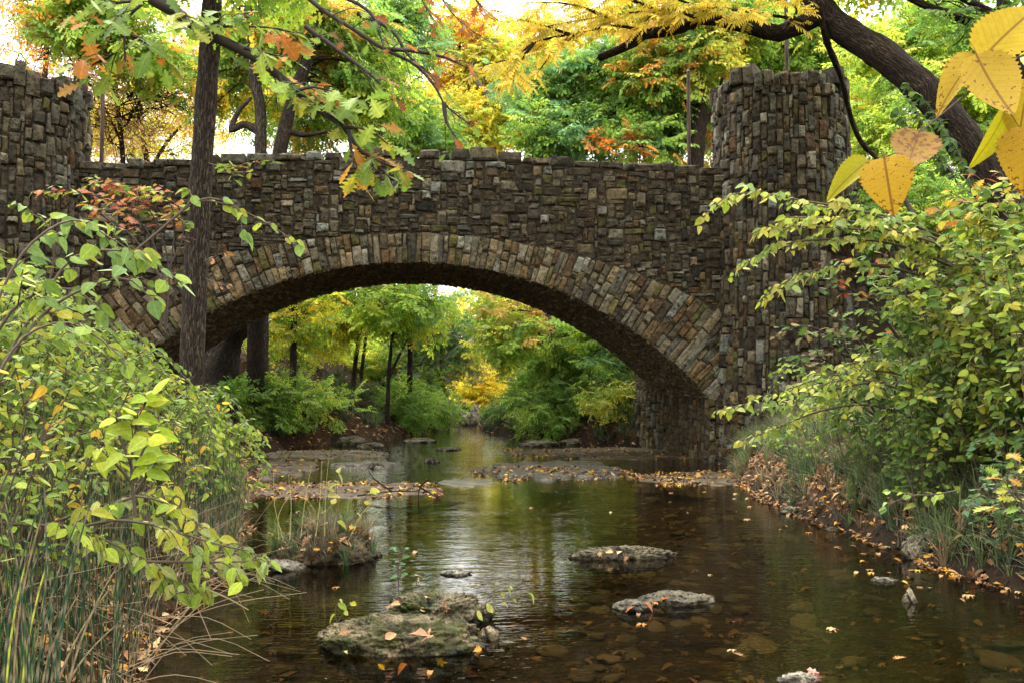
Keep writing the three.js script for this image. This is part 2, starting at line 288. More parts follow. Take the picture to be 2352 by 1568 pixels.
{
  for (const [z0, z1, mat, sc, label] of [[5, -16.6, M.water, 3.1, 'still dark creek water mirroring the trees'], [-16.6, -46, M.riffle, 2.3, 'shallow rippled creek water running under the bridge']]) {
    const g = new THREE.PlaneGeometry(24, z0 - z1, 1, 1); g.rotateX(-Math.PI / 2); g.translate(3, 0, (z0 + z1) / 2);
    const p = g.attributes.position, u = g.attributes.uv; for (let i = 0; i < p.count; i++) u.setXY(i, p.getX(i) / sc, p.getZ(i) / sc);
    tag(mesh('water', g, mat, scene, true), label, 'creek', null, 'structure');
  }
}

// ---------- stone masonry ----------
const S = { grey: [0.165, 0.147, 0.104], dark: [0.088, 0.074, 0.05], brown: [0.128, 0.098, 0.06], tan: [0.26, 0.212, 0.132], rust: [0.155, 0.092, 0.046], moss: [0.135, 0.124, 0.045], pale: [0.31, 0.295, 0.235], black: [0.052, 0.044, 0.032], ochre: [0.2, 0.145, 0.074] };
const weigh = (w) => { let s = 0; for (const k in w) s += w[k]; let r = R() * s; for (const k in w) if ((r -= w[k]) < 0) return S[k]; return S.grey; };
// one stone: corners in (a, b), map(a, b, out) to the world; 42 triangles with a broken, uneven face
function stone(mb, q, map, out, color, rough = 0.03, N = 4) {
  const inset = rr(0.006, 0.013), cx = (q[0][0] + q[1][0] + q[2][0] + q[3][0]) / 4, cy = (q[0][1] + q[1][1] + q[2][1] + q[3][1]) / 4, uo = R() * 7, vo = R() * 7;
  const J = () => [rr(-0.02, 0.02), rr(-0.017, 0.017)], c = q.map((p) => { const j = J(), l = Math.hypot(cx - p[0], cy - p[1]) || 1; return [p[0] + j[0] + (cx - p[0]) / l * inset * 1.4, p[1] + j[1] + (cy - p[1]) / l * inset * 1.4]; });
  const grid = [], tilt = [rr(-0.02, 0.02), rr(-0.02, 0.02)];
  const P = (u, v) => { const f = (k) => (c[0][k] * (1 - u) + c[1][k] * u) * (1 - v) + (c[3][k] * (1 - u) + c[2][k] * u) * v; return [f(0), f(1)]; };
  const K = [0, rr(0.1, 0.22), rr(0.72, 0.9), 1], K2 = [0, rr(0.12, 0.25), rr(0.7, 0.88), 1];
  for (let j = 0; j < 4; j++) for (let i = 0; i < 4; i++) {
    const border = i % 3 === 0 || j % 3 === 0, [a, b] = P(K[i] + (border ? 0 : rr(-0.05, 0.05)), K2[j] + (border ? 0 : rr(-0.05, 0.05)));
    const o = out + (border ? -rr(0.2, 1) * rough : rr(-0.25, 0.85) * rough) + tilt[0] * (i / 3 - 0.5) + tilt[1] * (j / 3 - 0.5), w = map(a, b, o);
    grid.push(mb.vert(w.x, w.y, w.z, a * 1.3 + uo, b * 1.3 + vo, color));
  }
  for (let j = 0; j < 3; j++) for (let i = 0; i < 3; i++) { const a = grid[j * 4 + i], b = grid[j * 4 + i + 1], d = grid[(j + 1) * 4 + i], e = grid[(j + 1) * 4 + i + 1]; if (R() < 0.5) { mb.tri(a, b, e); mb.tri(a, e, d); } else { mb.tri(a, b, d); mb.tri(b, e, d); } }
  const ring = [0, 1, 2, 3, 7, 11, 15, 14, 13, 12, 8, 4], back = ring.map((k) => { const i = k % 4, j = (k - i) / 4, [a, b] = P(i / 3, j / 3), w = map(a, b, -0.05); return mb.vert(w.x, w.y, w.z, a * 1.3 + uo + 0.1, b * 1.3 + vo + 0.1, color); });
  for (let k = 0; k < 12; k++) { const n = (k + 1) % 12; mb.quad(grid[ring[n]], grid[ring[k]], back[k], back[n]); }
}
// random rubble: fills a grid of cells with stones; free(i, j) says whether a cell belongs to the wall
function rubble(nx, ny, cell, free, size) {
  const occ = new Uint8Array(nx * ny), out = [];
  for (let j = ny - 1; j >= 0; j--) for (let i = 0; i < nx; i++) {
    if (occ[j * nx + i] || !free(i, j)) continue;
    let [w, h] = size(i, j), ww = 0, hh = 1;
    while (ww < w && i + ww < nx && !occ[j * nx + i + ww] && free(i + ww, j)) ww++;
    for (; hh < h; hh++) { let ok = j - hh >= 0; for (let k = 0; ok && k < ww; k++) ok = !occ[(j - hh) * nx + i + k] && free(i + k, j - hh); if (!ok) break; }
    for (let b = 0; b < hh; b++) for (let a = 0; a < ww; a++) occ[(j - b) * nx + i + a] = 1;
    out.push([i, j - hh + 1, ww, hh]);
  }
  return out;
}
// lays stones as parts under parent: the largest `most` each a mesh of its own, the rest joined
function lay(parent, name, list, most, make, fillName = 'small_stone') {
  const order = list.map((q, i) => [q, i]).sort((a, b) => b[0].size - a[0].size), rest = new MB(); let n = 0;
  for (const [q] of order) {
    if (n++ < most) { const mb = new MB(); make(mb, q); mesh(name, mb.geo(false), M.stone, parent); } else make(rest, q);
  }
  if (rest.count) { const m = mesh(fillName, rest.geo(false), M.stone, parent); m.userData.kind = 'stuff'; }
}
const ZF = -20, ZB = -24.4, INR = 8.6, INY = 4.315 - 8.6, EXR = 15, EXY = 4.943 - 15, AX = 6.45;
const intr = (x) => INY + Math.sqrt(INR * INR - x * x), extr = (x) => EXY + Math.sqrt(EXR * EXR - x * x);
const TOP = [[-7.4, 6.2], [-6.7, 6.25], [-4.5, 6.42], [-2, 6.6], [-0.7, 6.7], [1.5, 6.66], [3.2, 6.6], [5, 6.53], [6.6, 6.48], [7.6, 6.45]];
const topY = (x) => tab(TOP, x), DECK = 5.55;
R = rngOf(901);
const bridge = thing('stone_bridge', 'dark rubble stone arch bridge spanning the creek between two round towers', 'bridge');
{
  // body below the deck, with the arch cut out
  const sh = new THREE.Shape(); sh.moveTo(-8.6, -0.6); sh.lineTo(-AX, -0.6); sh.lineTo(-AX, intr(AX));
  for (let k = 1; k < 40; k++) { const x = lerp(-AX, AX, k / 40); sh.lineTo(x, intr(x)); }
  sh.lineTo(AX, intr(AX)); sh.lineTo(AX, -0.6); sh.lineTo(8.6, -0.6); sh.lineTo(8.6, DECK - 0.1); sh.lineTo(-8.6, DECK - 0.1); sh.closePath();
  const g = new THREE.ExtrudeGeometry(sh, { depth: ZF - ZB, bevelEnabled: false, curveSegments: 1 }); g.translate(0, 0, ZB);
  const spandrel = mesh('spandrel_wall', g, M.mortar, bridge);
  const para = (z0, z1) => { const s = new THREE.Shape(); s.moveTo(-7.4, DECK - 0.1); s.lineTo(7.6, DECK - 0.1); for (let k = 0; k <= 30; k++) { const x = lerp(7.6, -7.4, k / 30); s.lineTo(x, topY(x) - 0.14); } s.closePath(); const q = new THREE.ExtrudeGeometry(s, { depth: z1 - z0, bevelEnabled: false }); q.translate(0, 0, z0); return q; };
  const parapet = mesh('parapet', para(ZF - 0.45, ZF - 0.001), M.mortar, bridge);
  mesh('rear_parapet', para(ZB + 0.001, ZB + 0.45), M.mortar, bridge);
  mesh('deck', new THREE.BoxGeometry(15, 0.06, 3.4).translate(0, DECK - 0.05, (ZF + ZB) / 2), M.soil, bridge);
  const face = (a, b, o) => V(a, b, ZF + o);
  const cell = 0.067, x0 = -7.35, y0 = 3.3, nx = Math.floor(14.9 / cell), ny = Math.floor(3.5 / cell);
  const list = rubble(nx, ny, cell, (i, j) => { const x = x0 + (i + 0.5) * cell, y = y0 + (j + 0.5) * cell; return y < topY(x) - 0.15 && y > extr(x) + 0.01; }, () => { const r = R(); if (r < 0.17) return [Math.round(rr(2, 3)), Math.round(rr(3, 5))]; if (r < 0.45) return [Math.round(rr(2, 4)), Math.round(rr(2, 3))]; if (r < 0.6) return [Math.round(rr(3, 7)), 1]; if (r < 0.7) return [Math.round(rr(5, 9)), Math.round(rr(3, 4))]; return [Math.round(rr(3, 7)), Math.round(rr(2, 3))]; })
    .map(([i, j, w, h]) => ({ x: x0 + i * cell, y: y0 + j * cell, w: w * cell, h: h * cell, size: w * h * (w > 1 && h > 1 ? 1 : 0.2) }));
  const make = (mb, q) => {
    const lowx = sm((4.9 - q.y) / 1.2), grime = fbm2(q.x * 0.55, q.y * 0.9 + 5, 3), mossP = Math.max(0, fbm2(q.x * 0.5 + 20, q.y * 0.6, 3)) * 9, pr = R() < 0.08 ? rr(0.05, 0.09) : rr(0.0, 0.045);
    const c = pr > 0.05 ? jit(R() < 0.5 ? S.pale : S.grey, 0.15) : jit(weigh({ grey: 6 - 5 * Math.max(0, grime), dark: 5 - 2.5 * lowx + 9 * Math.max(0, grime), black: 1.5 - lowx * 0.8 + 8 * Math.max(0, grime), brown: 5, tan: 1.1 + 2 * lowx, rust: 0.5 + 1.5 * lowx, moss: 0.5 + mossP, ochre: 1 + 1.4 * lowx, pale: 0.6 }), 0.25);
    stone(mb, [[q.x, q.y], [q.x + q.w, q.y], [q.x + q.w, q.y + q.h], [q.x, q.y + q.h]], face, pr, c, clamp(Math.min(q.w, q.h) * 0.26, 0.012, 0.045));
  };
  lay(parapet, 'stone', list.filter((q) => q.y > DECK - 0.2), 290, make);
  lay(spandrel, 'stone', list.filter((q) => q.y <= DECK - 0.2), 290, make);
  // coping: uneven blocks along the top
  for (let x = -6.95; x < 6.9;) {
    const w = rr(0.2, 0.62), h = rr(0.12, 0.22) * (R() < 0.15 ? 1.35 : 1), y = topY(x + w / 2) - 0.15 + rr(-0.01, 0.02), mb = new MB(), dz = rr(0.42, 0.5), c = jit(weigh({ grey: 6, dark: 4, brown: 3, pale: 1 }), 0.2), f = rr(0.02, 0.07);
    stone(mb, [[x, y], [x + w, y], [x + w, y + h], [x, y + h]], (a, b, o) => V(a, b, o < -0.04 ? ZF - dz : ZF + o + f), 0.0, c, 0.03);
    mesh('coping_stone', mb.geo(false), M.stone, parapet); x += w + (R() < 0.06 ? rr(0.05, 0.15) : 0.012);
  }
  // arch ring
  const ring = new THREE.Group(); ring.name = 'arch_ring'; bridge.add(ring);
  const tMax = Math.asin(Math.min(1, 7.1 / INR)), rows = []; // angle from the vertical
  for (let t = -tMax; t < tMax;) {
    const w = rr(0.085, 0.19) / INR, t1 = Math.min(t + w, tMax), tm = (t + t1) / 2;
    const far = (a) => { let r = INR; for (let k = 0; k < 40; k++) { const x = Math.sin(a) * r, y = INY + Math.cos(a) * r; if (Math.abs(x) > 7.4 || y > extr(clamp(x, -14, 14)) - 0.005) break; r += 0.05; } return r; };
    const L = far(tm) - INR, n = L < 0.75 ? (R() < 0.35 ? 1 : 2) : L < 1 ? Math.round(rr(2, 3)) : Math.round(rr(2, 4)); let r = INR - 0.02, cuts = [0]; for (let k = 1; k < n; k++) cuts.push((k + rr(-0.28, 0.28)) / n); cuts.push(1);
    for (let k = 0; k < n; k++) rows.push({ a: t, b: t1, r0: INR - 0.02 + cuts[k] * L, r1: INR - 0.02 + cuts[k + 1] * L + rr(-0.02, 0), size: (t1 - t) * L * (cuts[k + 1] - cuts[k]) });
    t = t1;
  }
  const polar = (a, r, o) => V(Math.sin(a / INR) * r, INY + Math.cos(a / INR) * r, ZF + 0.012 + o);
  lay(ring, 'voussoir', rows, 300, (mb, q) => stone(mb, [[q.a * INR, q.r0], [q.b * INR, q.r0], [q.b * INR, q.r1], [q.a * INR, q.r1]], polar, rr(0, 0.05), jit(weigh({ grey: 6, tan: 6.5, dark: 2, brown: 3.5, rust: 1.3, ochre: 3, pale: 2.6, moss: 1.4 }), 0.22).map((v) => v * 1.22), 0.03));
  // soffit of small thin stones
  const soff = new MB(), sc = 0.055, sl = rubble(Math.floor(2 * Math.asin(AX / INR) * INR / sc), Math.floor(4.4 / sc), sc, () => true, () => [Math.round(rr(1, 3)), Math.round(rr(3, 8))]);
  const a0 = -Math.asin(AX / INR) * INR;
  for (const [i, j, w, h] of sl) stone(soff, [[a0 + i * sc, j * sc], [a0 + (i + w) * sc, j * sc], [a0 + (i + w) * sc, (j + h) * sc], [a0 + i * sc, (j + h) * sc]], (a, b, o) => V(Math.sin(a / INR) * (INR - o), INY + Math.cos(a / INR) * (INR - o), ZF - b), rr(0, 0.035), jit(weigh({ brown: 6, tan: 2, rust: 2, ochre: 3 }), 0.25).map((q) => q * 1.5), 0.02);
  const so = mesh('soffit', soff.geo(false), M.stone, bridge); so.userData.kind = 'stuff';
  // abutments under the springing
  for (const s of [1, -1]) {
    const g2 = new THREE.BoxGeometry(0.5, 2.1, 4.4).translate(s * (AX + 0.252), 0.3, (ZF + ZB) / 2), ab = mesh('abutment', g2, M.mortar, bridge), cl = 0.075;
    const al = rubble(Math.floor(4.3 / cl), Math.floor(1.75 / cl), cl, () => true, () => [Math.round(rr(3, 6)), Math.round(rr(2, 4))]).map(([i, j, w, h]) => ({ i, j, w, h, size: w * h }));
    lay(ab, 'stone', al, s > 0 ? 300 : 0, (mb, q) => stone(mb, [[q.i * cl, q.j * cl], [(q.i + q.w) * cl, q.j * cl], [(q.i + q.w) * cl, (q.j + q.h) * cl], [q.i * cl, (q.j + q.h) * cl]], (a, b, o) => V(s * (AX - o), -0.32 + b, ZF - 0.05 - (s > 0 ? 4.3 - a : a)), rr(0, 0.035), jit(weigh({ brown: 5, tan: 2.5, grey: 2, rust: 2, ochre: 2, dark: 1 }), 0.2), 0.02));
  }
  { // the strip of front face between the right springing and the tower
    const fr = new MB(), c2 = 0.075; for (const [i, j, w, h] of rubble(9, 26, c2, () => true, () => [Math.round(rr(2, 4)), Math.round(rr(2, 4))])) stone(fr, [[i * c2, j * c2], [(i + w) * c2, j * c2], [(i + w) * c2, (j + h) * c2], [i * c2, (j + h) * c2]], (a, b, o) => V(AX - 0.02 + a, -0.35 + b, ZF + 0.012 + o), rr(0, 0.03), jit(weigh({ brown: 5, tan: 2.5, grey: 2, moss: 2 }), 0.2), 0.02);
    mesh('quoin', fr.geo(false), M.stone, bridge).userData.kind = 'stuff';
  }
  // wing wall behind the right tower
  const ww = mesh('wing_wall', new THREE.BoxGeometry(5.5, 7.4, 0.6).translate(12.2, 3.2, -21.6), M.mortar, bridge), cl = 0.085;
  lay(ww, 'stone', rubble(Math.floor(5.4 / cl), Math.floor(3.3 / cl), cl, () => true, () => [Math.round(rr(3, 6)), Math.round(rr(2, 3))]).map(([i, j, w, h]) => ({ i, j, w, h, size: w * h })), 120, (mb, q) => stone(mb, [[q.i * cl, q.j * cl], [(q.i + q.w) * cl, q.j * cl], [(q.i + q.w) * cl, (q.j + q.h) * cl], [q.i * cl, (q.j + q.h) * cl]], (a, b, o) => V(9.45 + a, 3.7 + b, -21.3 + o), rr(0, 0.04), jit(weigh({ grey: 4, dark: 4, brown: 3, black: 2 }), 0.2), 0.03));
}
function tower(name, label, cx, cz, r0, r1, y0, y1, seen, pal, facing, most = 300) {
  const t = thing(name, label, 'tower', null, V(cx, 0, cz)), rad = (y) => lerp(r0, r1, (y - y0) / (y1 - y0));
  const n = 36, mb = new MB();
  for (let j = 0; j <= 10; j++) for (let k = 0; k <= n; k++) { const a = k / n * 6.2832, y = lerp(y0, y1 - 0.1, j / 10), r = rad(y) - 0.01; mb.vert(Math.sin(a) * r, y, Math.cos(a) * r, a * r0, y); }
  for (let j = 0; j < 10; j++) for (let k = 0; k < n; k++) { const a = j * (n + 1) + k; mb.quad(a, a + 1, a + n + 2, a + n + 1); }
  const c = mb.vert(0, y1 - 0.25, 0); for (let k = 0; k < n; k++) mb.tri(10 * (n + 1) + k, 10 * (n + 1) + k + 1, c);
  const core = mesh('masonry_core', mb.geo(), M.mortar, t);
  const cell = 0.072, circ = 6.2832, nx = Math.floor(circ * r0 / cell), ny = Math.floor((y1 - y0 - 0.12) / cell);
  const map = (a, y, o) => { const th = facing + a / r0, r = rad(y) + o; return V(Math.sin(th) * r, y, Math.cos(th) * r); };
  const list = rubble(nx, ny, cell, () => true, () => R() < 0.72 ? [Math.round(rr(2, 3.4)), Math.round(rr(3, 7))] : [Math.round(rr(2, 4)), Math.round(rr(2, 4))])
    .map(([i, j, w, h]) => { const a = (i + w / 2) * cell / r0 - Math.PI, f = Math.cos(a) > 0.1; return { a: i * cell - Math.PI * r0, y: y0 + j * cell, w: w * cell, h: h * cell, size: f && y0 + j * cell > seen ? w * h * Math.cos(a) : -w * h }; });
  lay(core, 'stone', list, most, (m, q) => {
    const pr = R() < 0.09 ? rr(0.06, 0.11) : rr(0, 0.05), low = sm((2.6 - q.y) / 2) + 1.2 * Math.max(0, fbm2(q.a * 0.7 + cx, q.y * 0.35, 3)), c2 = pr > 0.06 ? jit(R() < 0.4 ? S.pale : S.grey, 0.15) : jit(weigh(pal(low)), 0.22);
    stone(m, [[q.a, q.y], [q.a + q.w, q.y], [q.a + q.w, q.y + q.h], [q.a, q.y + q.h]], map, pr, c2, clamp(Math.min(q.w, q.h) * 0.24, 0.015, 0.045));
  });
  for (let a = 0; a < circ - 0.05;) { // uneven upright blocks round the rim
    const w = rr(0.15, 0.3) / r1, h = rr(0.28, 0.55), up = rr(-0.02, 0.2) + (R() < 0.25 ? 0.12 : 0), mb2 = new MB(), f = rr(0.02, 0.12);
    stone(mb2, [[a * r1, y1 - h + up], [(a + w) * r1, y1 - h + up], [(a + w) * r1, y1 + up], [a * r1, y1 + up]], (s, y, o) => { const th = facing + s / r1, r = rad(Math.min(y, y1)) + (o < -0.04 ? -0.3 : o + f); return V(Math.sin(th) * r, y, Math.cos(th) * r); }, 0, jit(weigh({ grey: 5, dark: 5, brown: 2 }), 0.2), 0.035);
    mesh('rim_stone', mb2.geo(false), M.stone, t); a += w + (R() < 0.1 ? 0.08 : 0.008);
  }
  return t;
}
R = rngOf(77);
const tw = (l) => ({ grey: 6, dark: 5 - 2 * l, black: 1.5 - l, brown: 4, tan: 0.8 + 2 * l, rust: 0.7 + l, moss: 0.9 + 1.6 * l, ochre: 0.8 + l, pale: 0.5 });
tower('stone_tower', 'round dark stone tower at the right end of the bridge, beside the leaning trunk', 8.24, -20.3, 1.62, 1.43, -0.3, 8.3, 1.2, tw, -0.39);
tower('stone_tower', 'round dark stone tower at the left end of the bridge, cut by the picture edge', -8.35, -20.3, 1.62, 1.45, -0.3, 7.78, 3, tw, 0.39);
tower('stone_buttress', 'pale mossy round buttress behind the right abutment under the arch', 7.6, -24.75, 1.58, 1.5, -0.3, 5.2, -1, () => ({ tan: 5, moss: 3, pale: 3, ochre: 3 }), -0.6, 200);
// ---------- plants ----------
const leafMats = new Map();
function leafMatOf(c, k) { const key = c.join() + k; if (!leafMats.has(key)) { const f = 0.82 + 0.18 * k, h = (k - 1) * 0.06; leafMats.set(key, leafMat(col(c[0] * f * (1 + h), c[1] * f, c[2] * f * (1 - h)))); } return leafMats.get(key); }
// leaves: [matrix, colour, variant]; the `most` largest in view are meshes of their own, the others one instanced part per shape
function putLeaves(parent, leaves, geos, most) {
  const w = (l) => { const e = l[0].elements, d = Math.hypot(e[12] - EYE.x, e[13] - EYE.y, e[14] - EYE.z); return Math.hypot(e[4], e[5], e[6]) / d; };
  const inFrame = (l) => { const e = l[0].elements, v = V(e[12], e[13], e[14]).sub(EYE), f = v.dot(camF), x = v.dot(camR) / f * FOC + 1176, y = 784 - v.dot(camU) / f * FOC; return f > 0 && x > -10 && x < 2362 && y > -10 && y < 1578; };
  const order = leaves.map((l) => [l, (inFrame(l) ? 1 : 0.001) * w(l)]).sort((a, b) => b[1] - a[1]).map((x) => x[0]);
  const inv = parent.matrixWorld.clone(); parent.updateMatrixWorld(true); inv.copy(parent.matrixWorld).invert();
  order.slice(0, most).forEach(([m, c, k]) => { const o = shade(new THREE.Mesh(geos[k % geos.length], leafMatOf(c, k % 3))); o.name = 'leaf'; o.matrix.multiplyMatrices(inv, m); o.matrix.decompose(o.position, o.quaternion, o.scale); parent.add(o); });
  geos.forEach((g, gi) => { const l = order.slice(most).filter((x) => x[2] % geos.length === gi); if (l.length) instanced('foliage', g, singleMat, l.map((x) => inv.clone().multiply(x[0])), l.map((x) => jit(x[1], 0.2)), parent); });
}
// a stem with side twigs and leaves in two ranks
function stemLeaves(mb, leaves, ctrl, o) {
  let L = 0; for (let i = 1; i < ctrl.length; i++) L += ctrl[i].distanceTo(ctrl[i - 1]);
  const pts = curve(ctrl, Math.max(6, Math.ceil(L / 0.09))), n = pts.length - 1, r0 = o.r ?? 0.012; tube(mb, pts, (t) => r0 * (1 - 0.8 * t) + 0.0012, r0 > 0.02 ? 6 : 4, r0 > 0.02 ? 0.15 : 0);
  const P = (t) => { const k = clamp(t, 0, 1) * n, i = Math.min(n - 1, Math.floor(k)); return pts[i].clone().lerp(pts[i + 1], k - i); };
  let side = R() < 0.5 ? 1 : -1;
  const leafOn = (p, T, c) => {
    side = -side; const hz = T.clone().cross(V(0, 1, 0)).normalize(), dir = T.clone().multiplyScalar(0.5).addScaledVector(hz, side * 0.8).add(V(0, -(o.droop ?? 0.5) * rr(0.3, 1.5), 0)).addScaledVector(rv(), 0.35);
    const nr = V(0, 0.75, 0).addScaledVector(rv(), 0.5).addScaledVector(EYE.clone().sub(p).normalize(), o.face ?? 0.45);
    leaves.push([place(p, dir, nr, o.size * rr(0.45, 1.2)), R() < 0.8 ? c : pick(o.pal), Math.floor(R() * 3)]);
  };
  const start = o.start ?? 0.25;
  for (let s = start * L; s < L; s += (o.gap ?? 0.12) * rr(0.6, 1.4)) {
    const t = s / L, p = P(t), T = P(t + 0.03).sub(P(t - 0.03)).normalize(), c = pick(o.pal), len = (o.twig ?? 0.3) * rr(0.4, 1.15) * (1.15 - 0.75 * t);
    side = -side; const hz = T.clone().cross(V(0, 1, 0)).normalize(), d = T.clone().multiplyScalar(0.65).addScaledVector(hz, side * rr(0.4, 1)).add(V(0, rr(-0.35, 0.45), 0)).normalize();
    const tp = [p, p.clone().addScaledVector(d, len * 0.5).add(V(0, 0.03 * len, 0)), p.clone().addScaledVector(d, len).add(V(0, -(o.sag ?? 0.2) * len, 0))], tc = curve(tp, 5);
    tube(mb, tc, (k) => Math.min(r0 * 0.45, 0.005) * (1 - 0.7 * k) + 0.0009, 3);
    const m = Math.max(1, Math.round(len / (o.leafGap ?? 0.05)));
    for (let k = 0; k < m; k++) { const u = (k + 0.7) / m * 5, i = Math.min(4, Math.floor(u)); leafOn(tc[i].clone().lerp(tc[i + 1], clamp(u - i, 0, 1)), d, c); }
  }
  leafOn(P(1), P(1).sub(P(0.9)).normalize(), pick(o.pal));
}
function shrub(name, label, category, group, stems, o) {
  const base = stems[0][0].clone(), g = thing(name, label, category, group, base), mb = new MB(), leaves = [];
  for (const s of stems) stemLeaves(mb, leaves, s, o);
  for (let i = 0; i < mb.p.length; i += 3) { mb.p[i] -= base.x; mb.p[i + 1] -= base.y; mb.p[i + 2] -= base.z; }
  const w = mesh(o.woodName ?? 'stem', mb.geo(), o.wood ?? M.twig, g); w.userData.kind = 'stuff'; if (stems.length === 1) delete w.userData.kind;
  putLeaves(g, leaves, LEAF[o.leaf ?? 'elm'], o.most ?? 0);
  return g;
}
const px = (list, d) => list.map(([X, Y, dd]) => at(X, Y, dd ?? d));
// stems that rise from the ground to points inside a picture region; top(X) and bottom bound it
function massStems(n, X0, X1, top, bot, dOf, lean = 0.4) {
  const out = [];
  for (let k = 0; k < n; k++) {
    const X = lerp(X0, X1, (k + R()) / n), t = top(X), Y = lerp(t, bot(X), Math.pow(R(), 1.4)), tip = at(X, Y, dOf(X) + rr(-0.7, 0.7));
    const sd = tip.x > 0 ? 1 : -1, out0 = rr(0.3, 1.5) * lean * 1.6; let bx = tip.x + sd * out0; const bz = tip.z - rr(-0.5, 0.9) * lean; if (bx > 0) bx = Math.max(bx, edgeR(-bz) + 0.2); else bx = Math.min(bx, edgeL(-bz) - 0.05); const b = V(bx, groundY(bx, bz) - 0.05, bz);
    if (tip.y < b.y + 0.25) tip.y = b.y + 0.25 + R() * 0.3;
    const hh = Math.max(0.15, out0 * 0.55); out.push([b, b.clone().lerp(tip, 0.3).add(V(0, hh * 0.7, 0)), b.clone().lerp(tip, 0.68).add(V(rr(-0.1, 0.1), hh, rr(-0.1, 0.1))), tip]);
  }
  return out;
}
// a tree: trunk through picture points, limbs to clumps inside the crown blobs [X, Y, d, rx, ry] (picture units at that distance)
function tree(name, label, category, group, o) {
  const path = o.path.map(([X, Y, d]) => at(X, Y, d ?? o.d)), b0 = path[0].clone(); b0.y = Math.min(b0.y, groundY(b0.x, b0.z) - 0.1);
  if (path[0].y - b0.y > 0.3) path.unshift(b0); else path[0].copy(b0);
  const g = thing(name, label, category, group, b0), mb = new MB(), lm = new MB(), kinds = [].concat(o.kind ?? 'oval'), by = new Map();
  const tp = curve(path, Math.max(10, path.length * 5)), r0 = o.r ?? 0.15, r1 = o.r1 ?? r0 * 0.45;
  tube(mb, tp, (t) => lerp(r0, r1, t) * (1 + 0.35 * Math.pow(1 - t, 14)), r0 > 0.25 ? 22 : r0 > 0.1 ? 14 : 7, r0 > 0.25 ? 0.16 : 0.1);
  const limb = (a, b, r, sag = 0.15) => { const L = a.distanceTo(b), m1 = a.clone().lerp(b, 0.35).add(V(rr(-0.1, 0.1), rr(0, 0.22), rr(-0.1, 0.1)).multiplyScalar(L)), m2 = a.clone().lerp(b, 0.7).add(V(rr(-0.08, 0.08), rr(-0.05, 0.15), rr(-0.08, 0.08)).multiplyScalar(L)); const c = curve([a, m1, m2, b], 10); tube(lm, c, (t) => r * (1 - 0.85 * t) + 0.004, r > 0.03 ? 6 : 4, r > 0.04 ? 0.12 : 0); return c; };
  for (const l of o.limbs ?? []) { const c = curve(l.map(([X, Y, d]) => at(X, Y, d ?? o.d)), 14), ra = o.limbR ?? r0 * 0.5; tube(lm, c, (t) => ra * (1 - 0.6 * t), 8, 0.14); }
  const total = o.blobs.reduce((s, b) => s + b[3] * b[4], 0);
  for (const [X, Y, d, rx, ry, pal = o.pal] of o.blobs) {
    const c = at(X, Y, d), ax = rx * d / FOC, ay = ry * d / FOC, az = (ax + ay) / 2 * (o.deep ?? 0.55), ns = Math.round(o.n * rx * ry / total), nc = Math.max(3, Math.round(ns / (o.per ?? 34)));
    for (let k = 0; k < nc; k++) {
      const q = rv().multiplyScalar(Math.pow(R(), 0.4)), cc = c.clone().add(V(q.x * ax, q.y * ay, q.z * az)), rc = rr(0.55, 1.25) * (o.clump ?? 0.9), hue = pick(pal);
      if (cc.y < groundY(cc.x, cc.z) + 0.1) cc.y = groundY(cc.x, cc.z) + rr(0.1, 0.5);
      let best = tp[0], bd = 1e9; for (let i = Math.floor(tp.length * (o.from ?? 0.3)); i < tp.length; i++) { const e = tp[i].distanceTo(cc) + Math.max(0, tp[i].y - cc.y) * 0.6; if (e < bd) { bd = e; best = tp[i]; } }
      const far = best.distanceTo(cc), lc = limb(best, cc, clamp(far * 0.012, 0.012, r0 * 0.5));
      for (let j = 0; j < (o.twigs ?? 4); j++) limb(lc[Math.floor(rr(5, 10))], cc.clone().add(rv().multiplyScalar(rc * rr(0.7, 1.1))), rr(0.006, 0.014));
      const m = Math.round(ns / nc * rr(0.6, 1.4));
      for (let j = 0; j < m; j++) {
        const u = rv(), p = cc.clone().add(V(u.x * rc, u.y * rc * 0.65, u.z * rc).multiplyScalar(Math.pow(R(), 0.45))), dir = u.clone().multiplyScalar(0.8).add(V(0, -0.1 - (o.hang ?? 0.15), 0)).addScaledVector(rv(), 0.5), nr = V(0, 1, 0).addScaledVector(rv(), 0.6);
        const kd = pick(kinds), s = (o.size ?? 0.6) * rr(0.7, 1.25), gk = SPRAY[kd][Math.floor(R() * SPRAY[kd].length)];
        if (!by.has(gk)) by.set(gk, [[], []]);
        by.get(gk)[0].push(place(p.sub(b0), dir, nr, s)); by.get(gk)[1].push(jit(R() < 0.7 ? hue : pick(pal), 0.2).map((q) => Math.min(0.82, q * 1.42)));
      }
    }
  }
  for (const m of [mb, lm]) for (let i = 0; i < m.p.length; i += 3) { m.p[i] -= b0.x; m.p[i + 1] -= b0.y; m.p[i + 2] -= b0.z; }
  const wood = o.wood ?? M.bark; mesh(o.stem ? 'stem' : 'trunk', mb.geo(), wood, g); if (lm.count) { const l = mesh('branches', lm.geo(), o.limbWood ?? wood, g); l.userData.kind = 'stuff'; }
  for (const [gk, [a, c]] of by) instanced('crown', gk, sprayMat, a, c, g);
  return g;
}
// a bush: several stems from the ground into blobs of foliage
function bush(name, label, group, o) { const [X, Y, d] = o.blobs[0], p = at(X, Y, d); const gy = groundY(p.x, p.z); const foot = V(p.x, gy, p.z);
  const toPx = (v) => { const w = v.clone().sub(EYE), f = w.dot(camF); return [w.dot(camR) / f * FOC + 1176, 784 - w.dot(camU) / f * FOC]; };
  const [fx, fy] = toPx(foot); return tree(name, label, 'bush', group, { r: 0.04, twigs: 3, stem: true, from: 0, wood: M.twig, ...o, path: [[fx, fy, d], [X + rr(-8, 8), lerp(fy, Y, 0.6), d], [X, Y, d]] }); }
